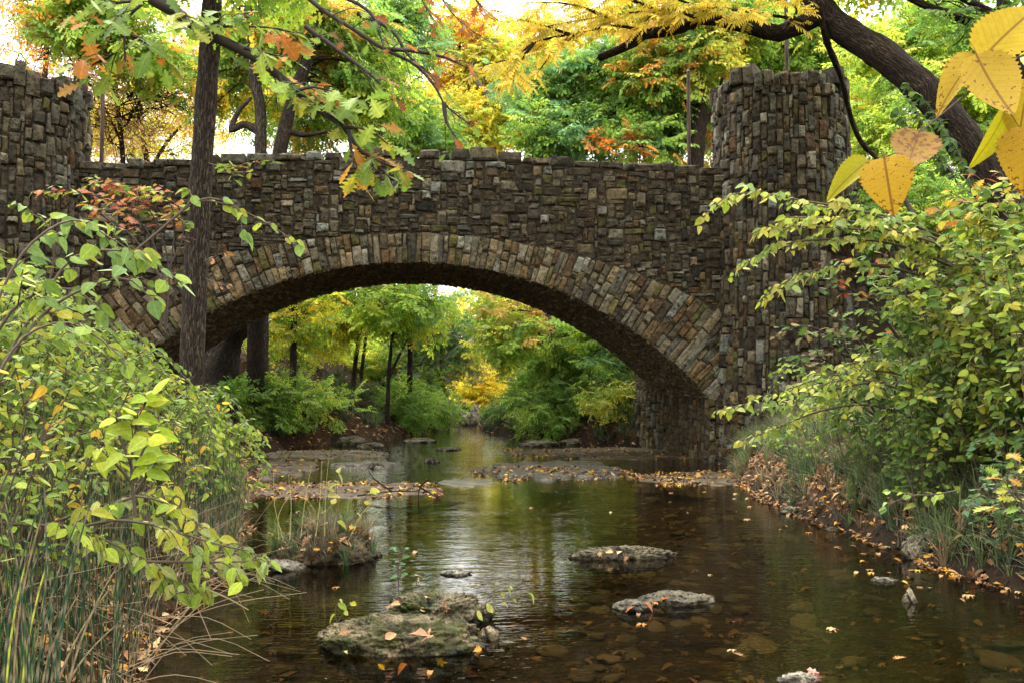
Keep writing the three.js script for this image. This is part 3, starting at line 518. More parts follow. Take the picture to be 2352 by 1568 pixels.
// ---------- trees behind the bridge ----------
R = rngOf(3001);
const { dark, green, mid, light, lime, yg, pale, yellow, gold, amber, orange, rust, red, blue, grey, tan, brown, buff } = C;
const BG = 'trees growing behind the bridge', FARW = 'trees far up the creek', ARCHG = 'trees seen through the arch';
const T = (n, l, o, g = BG) => tree(n, l, 'tree', g, o);
T('sparse_tree', 'thin tree with sparse orange leaves above the left tower', { d: 34, path: [[60, 700], [75, 420], [100, 200], [110, 20]], r: 0.17, blobs: [[100, 60, 34, 150, 110], [30, 160, 33, 80, 70], [180, 110, 35, 90, 80]], n: 520, kind: ['sparse', 'twig'], pal: [orange, tan, amber, gold], twigs: 9, size: 0.8, clump: 1.1 });
T('sparse_tree', 'half bare tree with pale yellow leaves between left tower and dark trunk', { d: 36, path: [[350, 700], [345, 420], [320, 260], [340, 150]], r: 0.16, limbs: [[[345, 390], [380, 330], [430, 270], [470, 200]], [[330, 300], [280, 250], [230, 240]]], blobs: [[330, 230, 36, 130, 110], [420, 300, 36, 100, 70], [250, 320, 35, 70, 60]], n: 468, kind: ['sparse', 'twig', 'sparse'], pal: [yellow, yg, gold, buff], twigs: 9, size: 0.8, clump: 1.1, wood: M.darkBark });
T('bare_tree', 'leafless tangle of fine branches against the sky left of the near trunk', { d: 31, path: [[290, 700], [285, 420], [270, 250], [240, 60]], r: 0.12, limbs: [[[280, 330], [230, 230], [150, 120], [90, 20]], [[280, 300], [340, 200], [400, 90]]], limbR: 0.05, blobs: [[250, 230, 31, 150, 130], [120, 90, 31, 120, 80], [380, 180, 31, 100, 100]], n: 420, kind: ['twig', 'twig', 'sparse'], pal: [brown, tan, gold, yg], twigs: 14, size: 0.8, clump: 1.2, per: 16, wood: M.darkBark });
T('oak_tree', 'green oak with lobed leaves hanging in the upper left corner', { d: 29, path: [[150, 700], [160, 300], [190, 100], [200, -60]], r: 0.18, blobs: [[250, 60, 29, 120, 80], [180, 20, 29, 110, 60], [330, 150, 30, 70, 50]], n: 636, kind: 'oak', pal: [mid, light, light, lime, amber], size: 0.62 });
T('grey_trunk_tree', 'grey barked tree with an elbowed stump limb behind the parapet', { d: 27, path: [[600, 700], [598, 350], [597, 250], [578, 150], [570, 20]], r: 0.2, r1: 0.13, limbs: [[[590, 300], [560, 285], [530, 300], [545, 260], [575, 225]]], limbR: 0.13, blobs: [[640, 60, 28, 150, 80], [540, 120, 29, 100, 70], [500, 230, 30, 70, 60], [620, 240, 31, 90, 60]], n: 837, kind: ['oval', 'oak'], pal: [mid, light, yg, gold, green], wood: M.greyBark });
T('leaning_tree', 'dark leaning trunk with green crown rising behind the parapet', { d: 26, path: [[590, 700], [640, 360], [672, 230], [720, 90], [740, -30]], r: 0.23, r1: 0.14, blobs: [[770, 90, 27, 140, 100], [800, 240, 28, 120, 80], [700, 280, 29, 70, 50]], n: 1045, kind: ['oak', 'oval'], pal: [green, mid, light, mid, lime, amber], wood: M.darkBark, limbs: [[[655, 300], [700, 310], [760, 300]]], limbR: 0.1 });
T('broadleaf_tree', 'dense green tree above the crown of the arch', { d: 33, path: [[940, 700], [900, 350], [860, 150], [850, 0]], r: 0.1, blobs: [[870, 90, 33, 130, 110], [870, 260, 33, 150, 70], [960, 300, 34, 90, 50]], n: 1422, kind: ['oak', 'oval'], pal: [green, mid, mid, light, blue], size: 0.65 });
T('broadleaf_tree', 'orange and gold tree beside the white sky gap', { d: 40, path: [[1330, 700], [1150, 350], [1060, 150], [1060, 40]], r: 0.08, blobs: [[1085, 110, 40, 105, 105], [1030, 220, 40, 110, 70], [1060, 40, 39, 80, 40, [amber, gold, yg]]], n: 1088, kind: ['broad', 'sparse'], pal: [gold, amber, orange, yg, yellow], size: 0.75 });
T('sycamore_tree', 'pale barked tree with yellow green leaves in the middle distance', { d: 38, path: [[1260, 700], [1240, 340], [1175, 270], [1120, 215], [1080, 170]], r: 0.22, limbs: [[[1190, 285], [1172, 230], [1160, 190]]], limbR: 0.1, blobs: [[1130, 270, 38.5, 130, 70], [1160, 160, 39, 100, 60], [1060, 310, 38, 100, 40]], n: 1129, kind: 'broad', pal: [yg, yg, yellow, lime, gold], size: 0.75, wood: M.paleBark });
T('oak_tree', 'blue green oak with rusty patches right of the middle of the bridge', { d: 30, path: [[1560, 700], [1555, 370], [1500, 300], [1450, 200], [1400, 120]], r: 0.16, limbs: [[[1520, 330], [1460, 290], [1400, 270], [1340, 250]]], limbR: 0.07, blobs: [[1300, 170, 30, 130, 80], [1410, 240, 30, 140, 80], [1320, 300, 29, 120, 45], [1520, 270, 29, 90, 50], [1460, 345, 28, 130, 22, [orange, amber, mid, light]], [1330, 240, 31, 90, 50, [amber, light, mid]]], n: 1757, kind: 'oak', pal: [blue, green, mid, blue, light], size: 0.6, wood: M.darkBark });
T('oak_tree', 'dark trunk wrapped in hanging stems beside the right tower', { d: 28, path: [[1590, 700], [1600, 360], [1608, 250], [1590, 140], [1580, -30]], r: 0.3, r1: 0.16, limbs: [[[1600, 300], [1635, 260], [1660, 180]], [[1598, 250], [1540, 200], [1480, 160]]], limbR: 0.1, blobs: [[1540, 120, 28, 120, 100], [1650, 60, 28.5, 100, 70], [1610, 300, 30, 60, 60, [yg, light, orange, amber]]], n: 1255, kind: 'oak', pal: [mid, green, light, amber, yg], wood: M.darkBark });
T('broadleaf_tree', 'green tree rising directly behind the right tower', { d: 31, path: [[1780, 700], [1770, 350], [1760, 150], [1750, 0]], r: 0.2, blobs: [[1770, 60, 31, 120, 90], [1890, 110, 30, 90, 80], [1700, 180, 32, 90, 90]], n: 1255, kind: ['oval', 'oak'], pal: [mid, light, green, lime, yg], size: 0.65 });
T('broadleaf_tree', 'bright yellow green tree filling the gap behind the leaning trunk', { d: 26, path: [[2160, 700], [2150, 400], [2130, 200], [2110, 20]], r: 0.16, blobs: [[2090, 90, 26, 150, 90], [2270, 240, 25, 130, 130], [2060, 300, 25, 90, 120], [2180, 40, 27, 130, 60]], n: 2176, kind: ['oval', 'oval', 'oak'], pal: [light, lime, mid, yg, light, lime], size: 0.55 });
T('broadleaf_tree', 'yellow tree glowing behind the green at the upper right', { d: 38, path: [[2240, 700], [2230, 350], [2200, 100], [2190, -40]], r: 0.2, blobs: [[2180, 130, 38, 200, 140], [2000, 180, 38, 100, 120], [2080, 420, 36, 120, 90]], n: 1255, kind: 'broad', pal: [yellow, yg, gold, lime], size: 0.8 });
// a second row, far enough that only crowns show
const far2 = [[300, 230, 62, 150, 150, [yg, light, buff, lime], 'pale green tree far behind the half bare yellow tree', 620, 'sparse'], [-60, 250, 56, 130, 130, [tan, orange, buff], 'thin copper tree at the far left behind the tower', 420, 'sparse'], [190, 300, 58, 120, 70, [buff, gold, tan], 'faded buff tree low behind the left tower', 520, 'sparse'], [470, 130, 56, 130, 170, [yg, gold, buff, light], 'faded yellow tree behind the dark near trunk', 900, 'sparse'], [690, 190, 54, 150, 170, [light, mid, yg], 'pale green tree behind the leaning trunk', 900, 'oval'], [960, 290, 60, 160, 80, [yg, gold, light], 'low gold tree behind the middle of the parapet', 700, 'broad'], [1220, 120, 58, 170, 130, [yg, amber, light], 'amber and green tree behind the yellow leaflets', 1000, 'broad'], [1440, 120, 56, 170, 170, [light, yg, gold], 'yellow green tree behind the blue green oak', 1000, 'oval'], [1660, 190, 54, 150, 190, [lime, light, yg], 'lime green tree behind the right tower', 900, 'oval'], [1930, 220, 52, 150, 200, [lime, yg, mid], 'tall lime tree right of the tower', 1000, 'oval'], [2330, 250, 50, 150, 220, [yg, light, gold], 'tall yellow green tree at the right edge', 900, 'oval']];
for (const [X, Y, d, rx, ry, pal, label, n, kind] of far2) T('distant_tree', label, { d, path: [[X + rr(-20, 20), 780], [X + rr(-20, 20), 400], [X + rr(-15, 15), Y - ry * 0.4]], r: 0.24, blobs: [[X, Y, d, rx, ry]], n: Math.round(n * 0.6), kind, pal, size: 1.05, clump: 1.6, per: 40 });
R = rngOf(3107);
// trees and bushes seen through the arch
T('slender_tree', 'slender dark trunk left of the creek, first of a close pair', { d: 33, path: [[808, 895], [820, 800], [835, 700], [842, 560], [850, 420]], r: 0.085, blobs: [[790, 700, 33, 80, 40], [880, 690, 34, 60, 40], [840, 500, 33, 110, 60], [800, 600, 33, 90, 34]], n: 585, kind: ['oval', 'oak'], pal: [light, light, yg, mid, lime], wood: M.bark }, ARCHG);
T('slender_tree', 'slender dark trunk left of the creek, behind its twin', { d: 36, path: [[826, 880], [838, 790], [850, 700], [846, 560], [850, 420]], r: 0.075, blobs: [[770, 680, 36, 90, 40], [900, 660, 36, 80, 30], [900, 480, 36, 120, 60]], n: 585, kind: ['oval'], pal: [yg, lime, light, mid], wood: M.bark }, ARCHG);
T('slender_tree', 'straight trunk with a side stem nearest the creek through the arch', { d: 31, path: [[890, 935], [893, 850], [903, 750], [906, 640], [910, 420]], r: 0.085, limbs: [[[892, 870], [915, 820], [935, 780]]], limbR: 0.06, blobs: [[900, 690, 31, 80, 40], [965, 690, 30, 60, 18, [blue, light, [0.2, 0.33, 0.11]]], [960, 735, 32, 40, 25], [930, 480, 31, 110, 50]], n: 753, kind: ['oak', 'oval'], pal: [light, lime, yg, mid, yellow], wood: M.bark }, ARCHG);
T('slender_tree', 'grey straight trunk on the left bank behind the arch', { d: 28, path: [[668, 1000], [672, 870], [676, 700], [680, 520], [690, 420]], r: 0.12, blobs: [[700, 720, 28.5, 90, 50, [yellow, yg, lime, light]], [640, 740, 29, 60, 50], [690, 480, 28, 120, 60], [660, 620, 28.5, 80, 30]], n: 585, kind: ['oval', 'broad'], pal: [yg, light, mid, yellow], wood: M.bark }, ARCHG);
T('slender_tree', 'thin dark trunk between the grey trunk and the pair', { d: 34, path: [[722, 900], [728, 800], [733, 690], [740, 520]], r: 0.09, blobs: [[750, 760, 33, 80, 55, [yellow, yg, lime]], [730, 660, 34, 100, 40]], n: 518, kind: ['broad', 'oval'], pal: [yg, yellow, light], wood: M.bark }, ARCHG);
T('old_oak_tree', 'thick old trunk with deep ridged bark under the left of the arch', { d: 26.5, path: [[498, 900], [512, 800], [540, 740], [580, 640], [600, 520]], r: 0.5, r1: 0.35, limbs: [[[530, 790], [552, 770], [590, 745], [620, 690]]], limbR: 0.2, blobs: [[560, 480, 27, 140, 60]], n: 251, kind: 'oak', pal: [mid, light, amber], wood: M.greyBark }, ARCHG);
T('cedar_tree', 'leaning black stemmed cedar with fine grey green foliage over the creek', { d: 37, path: [[1028, 935], [1014, 870], [996, 800], [984, 735], [978, 670]], r: 0.1, blobs: [[1045, 790, 37, 45, 50], [1020, 740, 37.5, 50, 40], [960, 850, 38, 40, 60]], n: 669, kind: 'fine', pal: [grey, grey, green, [0.16, 0.19, 0.1]], wood: M.blackTwig, twigs: 8 }, ARCHG);
T('oak_tree', 'oak with orange tinted leaves and hanging stems behind the arch right', { d: 29, path: [[1275, 1000], [1272, 850], [1262, 740], [1265, 600]], r: 0.1, limbs: [[[1272, 860], [1255, 800], [1225, 740]], [[1270, 900], [1290, 800], [1310, 740]]], limbR: 0.04, blobs: [[1210, 740, 29, 90, 50], [1300, 770, 28.5, 90, 50], [1390, 790, 28, 70, 40, [light, lime, mid]], [1170, 790, 30, 50, 40, [light, yg]], [1400, 580, 30, 150, 90], [1560, 520, 30, 90, 90]], n: 1004, kind: 'oak', pal: [mid, light, light, green, lime, yg, [0.4, 0.28, 0.06]], wood: M.blackTwig }, ARCHG);
const bushes = [
  ['dark rounded bush overhanging the far creek from the right', [[1245, 880, 33, 80, 80], [1200, 950, 33, 55, 40]], 900, [mid, green, light, mid], ['oval']],
  ['dense dark green bush behind the arch right of the creek', [[1330, 890, 29, 110, 90], [1290, 960, 28, 110, 50]], 1300, [mid, green, light, mid], ['oval']],
  ['tall leafy bush filling the arch near the rear buttress', [[1430, 830, 27.5, 70, 80], [1460, 900, 27, 50, 90]], 1100, [green, mid, light, blue], ['oval']],
  ['pale leaved bush beside the rear buttress under the arch', [[1415, 905, 26.6, 70, 40], [1440, 960, 26.3, 50, 40]], 420, [pale, yg, light], ['oval']],
  ['brilliant yellow bush at the end of the creek vista', [[1100, 895, 45, 40, 34], [1112, 850, 45, 46, 34]], 900, [yellow, yellow, gold, yg], ['broad']],
  ['low green bush with lobed leaves left under the arch', [[620, 900, 26.5, 70, 26], [540, 930, 25.8, 60, 36]], 420, [mid, light, lime, green], ['oak']],
  ['feathery green bush on the left bank behind the arch', [[740, 930, 28.5, 70, 26], [640, 975, 26.5, 70, 26]], 420, [light, lime, mid, yg], ['oval']],
  ['yellow green undergrowth bush among the slender trunks', [[860, 840, 38, 110, 50], [960, 900, 36, 60, 40]], 800, [light, yg, lime, mid], ['oval']],
  ['green bush on the bank right of the slender trunk', [[940, 920, 32.5, 50, 30], [1000, 925, 35, 40, 24]], 420, [mid, green, light], ['oval']],
  ['hazy green thicket deep in the woods left of the creek', [[780, 790, 52, 160, 80], [920, 780, 56, 130, 90]], 1500, [light, yg, mid, lime], ['broad', 'oval']],
  ['hazy lime thicket beyond the cedar', [[1000, 800, 62, 70, 40], [1190, 790, 58, 70, 45], [1100, 745, 75, 110, 45], [1080, 690, 92, 100, 45]], 1300, [lime, yg, light, yellow], ['broad']],
  ['hazy green thicket deep in the woods behind the arch right', [[1350, 750, 50, 150, 110], [1230, 700, 52, 100, 60]], 1300, [mid, light, yg], ['broad', 'oval']],
  ['shaded green thicket under the left haunch of the arch', [[600, 800, 36, 100, 60], [680, 820, 38, 100, 60]], 1000, [mid, yg, light, lime], ['oval']],
  ['leafy bush behind the parapet right of the tower foot', [[2040, 500, 19, 60, 60], [2140, 480, 18.5, 90, 70], [2060, 420, 19.5, 60, 40]], 800, [green, mid, light, lime], ['oval']],
];
for (const [label, blobs, n, pal, kind] of bushes) bush('bush', label, 'bushes beyond the bridge', { blobs, n: Math.round(n * 0.7), pal, kind, size: blobs[0][2] > 45 ? 0.9 : 0.5, clump: blobs[0][2] > 45 ? 0.9 : 0.7, d: blobs[0][2] });

// ---------- near trees ----------
R = rngOf(41);
{ // dark straight trunk in front of the bridge
  const t = T('near_trunk_tree', 'straight dark brown trunk standing in front of the left of the bridge', { d: 14, path: [[436, 1000], [441, 830], [452, 560], [468, 300], [482, 90], [490, -80]], r: 0.195, r1: 0.14, blobs: [[520, -140, 13, 200, 60], [560, -420, 15.5, 420, 170], [300, -300, 14, 260, 120]], n: 900, kind: 'oak', pal: [mid, lime], wood: M.bark }, null);
}
T('leaning_trunk_tree', 'thick furrowed trunk leaning across the upper right over the tower', { d: 15, path: [[2400, 700, 13.5], [2290, 450, 13.8], [2215, 320, 14], [2120, 205, 14.3], [2020, 120, 14.6], [1930, 62, 15], [1872, 5, 15], [1850, -60, 15]], r: 0.3, r1: 0.2, limbs: [[[1885, 30, 15], [1850, 52, 15], [1786, 78, 15], [1740, 66, 15], [1685, 54, 15], [1616, 40, 15], [1548, 68, 15], [1481, 78, 15], [1447, 103, 15], [1378, 132, 15]]], limbR: 0.17, blobs: [[1750, -420, 16, 480, 180], [1950, -200, 15, 250, 90]], n: 1000, kind: 'oval', pal: [light, lime, yellow], wood: M.darkBark, size: 0.75 }, null);
T('edge_tree', 'dark trunk behind the yellow leaves at the right edge', { d: 11, path: [[2420, 760], [2370, 400], [2330, 180], [2310, 40], [2300, -60]], r: 0.16, limbs: [[[2360, 190], [2290, 95], [2230, 52], [2130, 14], [2060, -20]], [[2350, 120], [2290, 40], [2200, -10]]], limbR: 0.085, blobs: [[2260, 30, 11, 60, 30]], n: 50, kind: 'oak', pal: [green, mid], wood: M.darkBark, size: 0.4, clump: 0.4 }, null);

// the wood on the near side, behind and beside where the picture was taken; it shades the bridge face and the water
R = rngOf(6006);
for (const [x, z, h, label] of [[-9, 6, 13, 'tall green tree on the left bank behind the viewpoint'], [-13, -6, 14, 'tall green tree on the left bank beside the viewpoint'], [10, 5, 13, 'tall green tree on the right bank behind the viewpoint'], [13, -6, 14, 'tall green tree on the right bank beside the viewpoint'], [-5, 16, 14, 'broad green tree well behind the viewpoint on the left'], [5, 17, 14, 'broad green tree well behind the viewpoint on the right']]) {
  const p = V(x, groundY(x, z), z), g = thing('bank_tree', label, 'tree', 'trees around the viewpoint', p), mb = new MB(), by = new Map();
  const tp = curve([V(0, -0.1, 0), V(rr(-0.3, 0.3), h * 0.4, rr(-0.3, 0.3)), V(rr(-0.6, 0.6), h * 0.8, rr(-0.6, 0.6))], 14); tube(mb, tp, (t) => 0.28 * (1 - 0.6 * t), 10, 0.1); mesh('trunk', mb.geo(), M.bark, g);
  const lb = new MB();
  for (let k = 0; k < 26; k++) { const q = rv().multiplyScalar(Math.pow(R(), 0.4)), c = V(q.x * 4.2, h * 0.62 + q.y * h * 0.36, q.z * 4.2), s = tp[Math.floor(rr(4, 13))]; tube(lb, curve([s, s.clone().lerp(c, 0.5).add(V(0, 0.4, 0)), c], 6), (t) => 0.06 * (1 - 0.8 * t), 5); const hue = pick([mid, light, green, yg]); for (let j = 0; j < 24; j++) { const gk = SPRAY.broad[j % 4]; if (!by.has(gk)) by.set(gk, [[], []]); by.get(gk)[0].push(place(c.clone().add(rv().multiplyScalar(rr(0.2, 1.5))), rv().add(V(0, -0.2, 0)), V(0, 1, 0).addScaledVector(rv(), 0.6), rr(0.9, 1.4))); by.get(gk)[1].push(jit(hue)); } }
  mesh('branches', lb.geo(), M.bark, g).userData.kind = 'stuff'; for (const [gk, [a, c]] of by) instanced('crown', gk, sprayMat, a, c, g);
}
// ---------- rocks, ledges and bars in the creek ----------
R = rngOf(5005);
const rocks = [];
function rockGeo(w, h, dp, o, colorAt) {
  const g = new THREE.IcosahedronGeometry(1, o.detail ?? 14), P = g.attributes.position, C3 = new Float32Array(P.count * 3), U = g.attributes.uv, v = V(0, 0, 0), s = o.seed ?? R() * 99;
  for (let i = 0; i < P.count; i++) {
    v.fromBufferAttribute(P, i).normalize(); const d = v.clone();
    const big = 0.34 * fbm3(d.x * 1.3 + s, d.y * 1.3, d.z * 1.3 + s, 3), knob = o.knob ?? 0.05;
    let f = 1 + big * (o.lump ?? 1); const wx = d.x * w, wz = d.z * dp; f += knob * (Math.abs(n3(wx * 9 + s, d.y * h * 12, wz * 9)) * 1.4 - 0.4) + knob * 0.45 * n3(wx * 20, d.y * h * 30 + s, wz * 20) + knob * 0.18 * n3(wx * 50, d.y * h * 55 + s, wz * 50);
    let y = d.y * f; if (o.flat) y = y > 0 ? Math.pow(y, o.flat === true ? 0.62 : o.flat) * 0.9 : y; if (o.peak) y = y > 0 ? y * (1.2 - Math.hypot(d.x, d.z) * 0.5) : y;
    P.setXYZ(i, d.x * f * w / 2, y * h, d.z * f * dp / 2); U.setXY(i, (d.x * w / 2 + d.y * 0.3 * h) * 2.2 + s, (d.z * dp / 2 + d.y * h) * 2.2);
    let c = colorAt(d.x * f * w / 2, y * h, d.z * f * dp / 2, s, d); if (y * h < 0.045 + 0.03 * n3(wx * 6 + s, 0, wz * 6)) c = [c[0] * 0.35, c[1] * 0.36, c[2] * 0.34]; C3.set(c, i * 3);  // wet, algae dark foot of the rock
  }
  g.setAttribute('color', new THREE.BufferAttribute(C3, 3));
  const m = mergeV(g); m.computeVertexNormals(); return m;
}
import { mergeVertices } from 'three/addons/utils/BufferGeometryUtils.js';
function mergeV(g) { g.deleteAttribute('normal'); g.deleteAttribute('uv'); const m = mergeVertices(g, 1e-4), P = m.attributes.position, U = new Float32Array(P.count * 2); for (let i = 0; i < P.count; i++) { U[i * 2] = P.getX(i) * 1.6 + P.getY(i) * 0.5; U[i * 2 + 1] = P.getZ(i) * 1.6 + P.getY(i) * 0.9; } m.setAttribute('uv', new THREE.BufferAttribute(U, 2)); return m; }
const mix3 = (a, b, t) => [lerp(a[0], b[0], t), lerp(a[1], b[1], t), lerp(a[2], b[2], t)];
const plain = (base) => (x, y, z, s) => { const n = fbm3(x * 4 + s, y * 4, z * 4, 4), k = 1 + n * 0.5; return mix3([base[0] * k, base[1] * k, base[2] * k], [0.1, 0.085, 0.05], sm((n3(x * 3 + s, y * 6, z * 3) - 0.25) * 4) * 0.6); };
const mossy = (base, amt) => (x, y, z, s) => { const n = fbm3(x * 5 + s, y * 5, z * 5, 4), k = 1 + n * 0.6, m = fbm3(x * 3.2 - s, y * 3.2, z * 3.2, 5) + 0.25 * n3(x * 26, y * 26, z * 26) + amt; const c = mix3([base[0] * k, base[1] * k, base[2] * k], [0.062 * k, 0.066 * k, 0.012], sm(m * 5) * 0.92); return mix3(c, [0.03, 0.075, 0.018], sm((n3(x * 7 + s, y * 7, z * 7 + 9) - 0.6) * 8) * 0.6); };
// a rock whose waterline lies at picture height Y, spanning X0..X1, hp picture units tall
function rock(name, label, cat, X0, X1, Y, hp, o = {}, cf) {
  const a = gnd(X0, Y), b = gnd(X1, Y), d = -(a.z + b.z) / 2, w = a.distanceTo(b), h = hp * d / FOC * 1.02, dp = w * (o.depth ?? 0.7);
  const g = rockGeo(w, h * (o.flat ? 1.12 : 1), dp, o, cf ?? plain([0.3, 0.27, 0.22])), m = mesh(name, g, o.wet ? M.wetRock : M.rock, scene, true);
  m.position.set((a.x + b.x) / 2, o.lift ?? -0.02, -d - dp * 0.42); m.rotation.y = o.turn ?? 0; m.updateMatrixWorld(true); tag(m, label, cat, o.group); rocks.push(m); return m;
}
const bigRock = rock('mossy_rock', 'large mossy rock in the foreground water with fallen leaves on it', 'rock', 728, 1112, 1504, 66, { detail: 40, knob: 0.055, depth: 0.62, seed: 3.1, flat: 0.95, lump: 0.8 }, mossy([0.21, 0.168, 0.1], 0.14));
const backRock = rock('pebbly_rock', 'lumpy pebble studded rock just behind the large mossy rock', 'rock', 880, 1132, 1436, 62, { detail: 36, knob: 0.11, depth: 0.6, seed: 8.4, flat: 0.75 }, mossy([0.22, 0.185, 0.12], 0.08));
rock('wedge_stone', 'small brown wedge stone beside the large mossy rock', 'rock', 1100, 1152, 1470, 30, { detail: 10, seed: 2.2, depth: 0.8, knob: 0.03 }, plain([0.3, 0.24, 0.16]));
rock('flat_stone', 'thin wet stone beside the wedge stone', 'rock', 1146, 1184, 1476, 8, { detail: 8, flat: true, wet: true });
const knob = rock('knobbly_rock', 'long pale knobbly rock in the middle of the water', 'rock', 1322, 1552, 1284, 28, { detail: 32, knob: 0.14, depth: 0.3, seed: 6.6, flat: true, lump: 0.6 }, plain([0.22, 0.19, 0.125]));
const flatA = rock('flat_rock', 'grey flat rock poking from dark water, left of its pair', 'rock', 1418, 1508, 1404, 24, { detail: 18, knob: 0.03, flat: true, seed: 1.4, depth: 0.75 }, plain([0.17, 0.155, 0.12]));
const flatB = rock('flat_rock', 'grey flat rock with leaves, right of its pair in dark water', 'rock', 1482, 1646, 1390, 26, { detail: 20, knob: 0.04, flat: true, seed: 4.9, depth: 0.6 }, plain([0.18, 0.16, 0.12]));
rock('flat_rock', 'small flat stone barely above water near the right bank', 'rock', 2008, 2070, 1336, 12, { detail: 12, flat: true, seed: 5.5 });
rock('pointed_stone', 'small pointed brown stone standing in the right shallows', 'rock', 2080, 2112, 1384, 32, { detail: 10, peak: true, seed: 9.1, depth: 0.9 }, plain([0.3, 0.25, 0.18]));
const botRock = rock('pale_rock', 'pale rock with orange leaves at the bottom edge of the picture', 'rock', 1800, 1892, 1572, 26, { detail: 16, flat: true, seed: 7.7 }, plain([0.33, 0.3, 0.25]));
rock('flat_rock', 'small wet slab in front of the bright sky reflection', 'rock', 1015, 1082, 1322, 14, { detail: 12, flat: true, wet: true, seed: 2.8 });
rock('bank_boulder', 'mossy boulder at the foot of the right bank', 'rock', 2100, 2200, 1290, 66, { detail: 22, seed: 3.3, knob: 0.05, depth: 0.9 }, mossy([0.3, 0.27, 0.2], -0.1));
rock('bank_boulder', 'smaller stone touching the mossy boulder on the right bank', 'rock', 2155, 2232, 1300, 26, { detail: 14, seed: 5.3, depth: 0.8 });
rock('bank_boulder', 'dark mossy stone low at the grassy right bank edge', 'rock', 1795, 1860, 1180, 18, { detail: 14, seed: 2.3 }, mossy([0.25, 0.22, 0.16], 0.05));
rock('flat_rock', 'flat wet stone with yellow leaves by the right bank', 'rock', 1910, 1980, 1218, 10, { detail: 12, flat: true, seed: 8.8, wet: true });
rock('slab_rock', 'smooth grey slab beside the grassy mound', 'rock', 560, 690, 1312, 22, { detail: 16, flat: true, seed: 1.9, knob: 0.02 }, plain([0.32, 0.29, 0.24]));
rock('dark_stone', 'small dark stone sitting in the upper pool', 'rock', 845, 882, 1075, 15, { detail: 10, seed: 4.2 }, plain([0.17, 0.15, 0.12]));
rock('dark_stone', 'dark stone right of the upper pool with leaves against it', 'rock', 975, 1010, 1062, 12, { detail: 10, seed: 6.2 }, plain([0.17, 0.15, 0.12]));
for (const [X0, X1, Y, h, l] of [[1028, 1072, 974, 40, 'largest grey boulder by the far bend of the creek'], [1060, 1098, 976, 26, 'grey boulder nearest the water at the far bend'], [1035, 1060, 952, 30, 'upper boulder of the far bend pile'], [1078, 1104, 966, 34, 'boulder right of the far bend pile']]) rock('far_boulder', l, 'rock', X0, X1, Y, h, { detail: 10, depth: 0.8, group: 'boulders at the far bend', lift: 0.0 }, plain([0.36, 0.32, 0.26]));
for (const [X0, X1, Y, h, l] of [[772, 840, 1024, 22, 'mossy dark stone on the left bank beyond the sandbar'], [820, 880, 1030, 14, 'low flat stone beside the grass tuft beyond the sandbar'], [1200, 1290, 1024, 12, 'low mossy stone in the riffle under the arch'], [930, 1000, 1016, 10, 'flat mossy stone in the far riffle'], [1290, 1345, 1020, 13, 'dark stone on the gravel under the arch'], [1000, 1060, 1034, 7, 'flat wet stone in the middle of the riffle']]) rock('riffle_stone', l, 'rock', X0, X1, Y, h, { detail: 10, depth: 0.9, flat: true, group: 'stones along the riffle under the arch' }, mossy([0.26, 0.23, 0.17], -0.08));
// low bars and ledges: an uneven sheet that rises a little above the water
function bar(name, label, cat, X0, X1, Y0, Y1, h, mat, o = {}) {
  const Ym = (Y0 + Y1) / 2, a = gnd(X0, Ym), b = gnd(X1, Ym), zf = gnd((X0 + X1) / 2, Y0).z, zn = gnd((X0 + X1) / 2, Y1).z, cx = (a.x + b.x) / 2, cz = (zf + zn) / 2, rx = (b.x - a.x) / 2, rz = (zn - zf) / 2, mb = new MB(), nr = 16, na = 72, s = R() * 50;
  for (let j = 0; j <= nr; j++) for (let k = 0; k <= na; k++) {
    const A = k / na * 6.2832, t = j / nr, e = 1 + 0.42 * fbm2(Math.cos(A) * 1.7 + s, Math.sin(A) * 1.7, 5), x = Math.cos(A) * rx * e * t * 1.12, z = Math.sin(A) * rz * e * t * 1.12, st = o.step ? Math.round(t * 4) / 4 : t;
    const y = h * (1 - Math.pow(st, 4)) + h * 0.6 * fbm2((cx + x) * 1.6, (cz + z) * 1.6, 4) - (t > 0.86 ? (t - 0.86) * 1.2 : 0); const c = jit0(o.color ?? [0.3, 0.26, 0.2], cx + x, cz + z);
    mb.vert(x, y, z, (cx + x) / 1.3, (cz + z) / 1.3, c);
  }
  for (let j = 0; j < nr; j++) for (let k = 0; k < na; k++) { const q = j * (na + 1) + k; mb.quad(q, q + 1, q + na + 2, q + na + 1); }
  const m = mesh(name, mb.geo(), mat, scene, true); m.position.set(cx, 0, cz); m.updateMatrixWorld(true); tag(m, label, cat, null, o.kind); rocks.push(m);
  m.userData.area = [cx, cz, rx, rz]; return m;
}
const jit0 = (c, x, z) => { const k = 1 + 0.5 * fbm2(x * 2.1, z * 2.1, 4); return [c[0] * k, c[1] * k, c[2] * k]; };
const sandbar = bar('sandbar', 'pale sand and stone ledge along the left under the arch', 'sandbar', 590, 880, 1034, 1052, 0.05, M.sand, { kind: 'structure' });
bar('rock_ledge', 'smooth grey slab ledge in the upper left pool', 'rock', 760, 912, 1062, 1076, 0.06, M.rock, { color: [0.25, 0.235, 0.2] });
const mudflat = bar('mud_flat', 'bare brown mud flat between the left bank and the pool', 'mud', 560, 725, 1054, 1098, 0.05, M.rock, { color: [0.2, 0.165, 0.12], kind: 'structure' });
const leafbar = bar('leaf_bar', 'leaf strewn mud bar crossing the creek on the left', 'mud', 570, 1000, 1110, 1144, 0.03, M.rock, { color: [0.13, 0.1, 0.065], kind: 'structure' });
const shelf = bar('rock_shelf', 'dark wet rock shelf with leaves in the middle of the creek', 'rock', 1090, 1440, 1062, 1102, 0.07, M.wetRock, { color: [0.12, 0.11, 0.09], step: true });
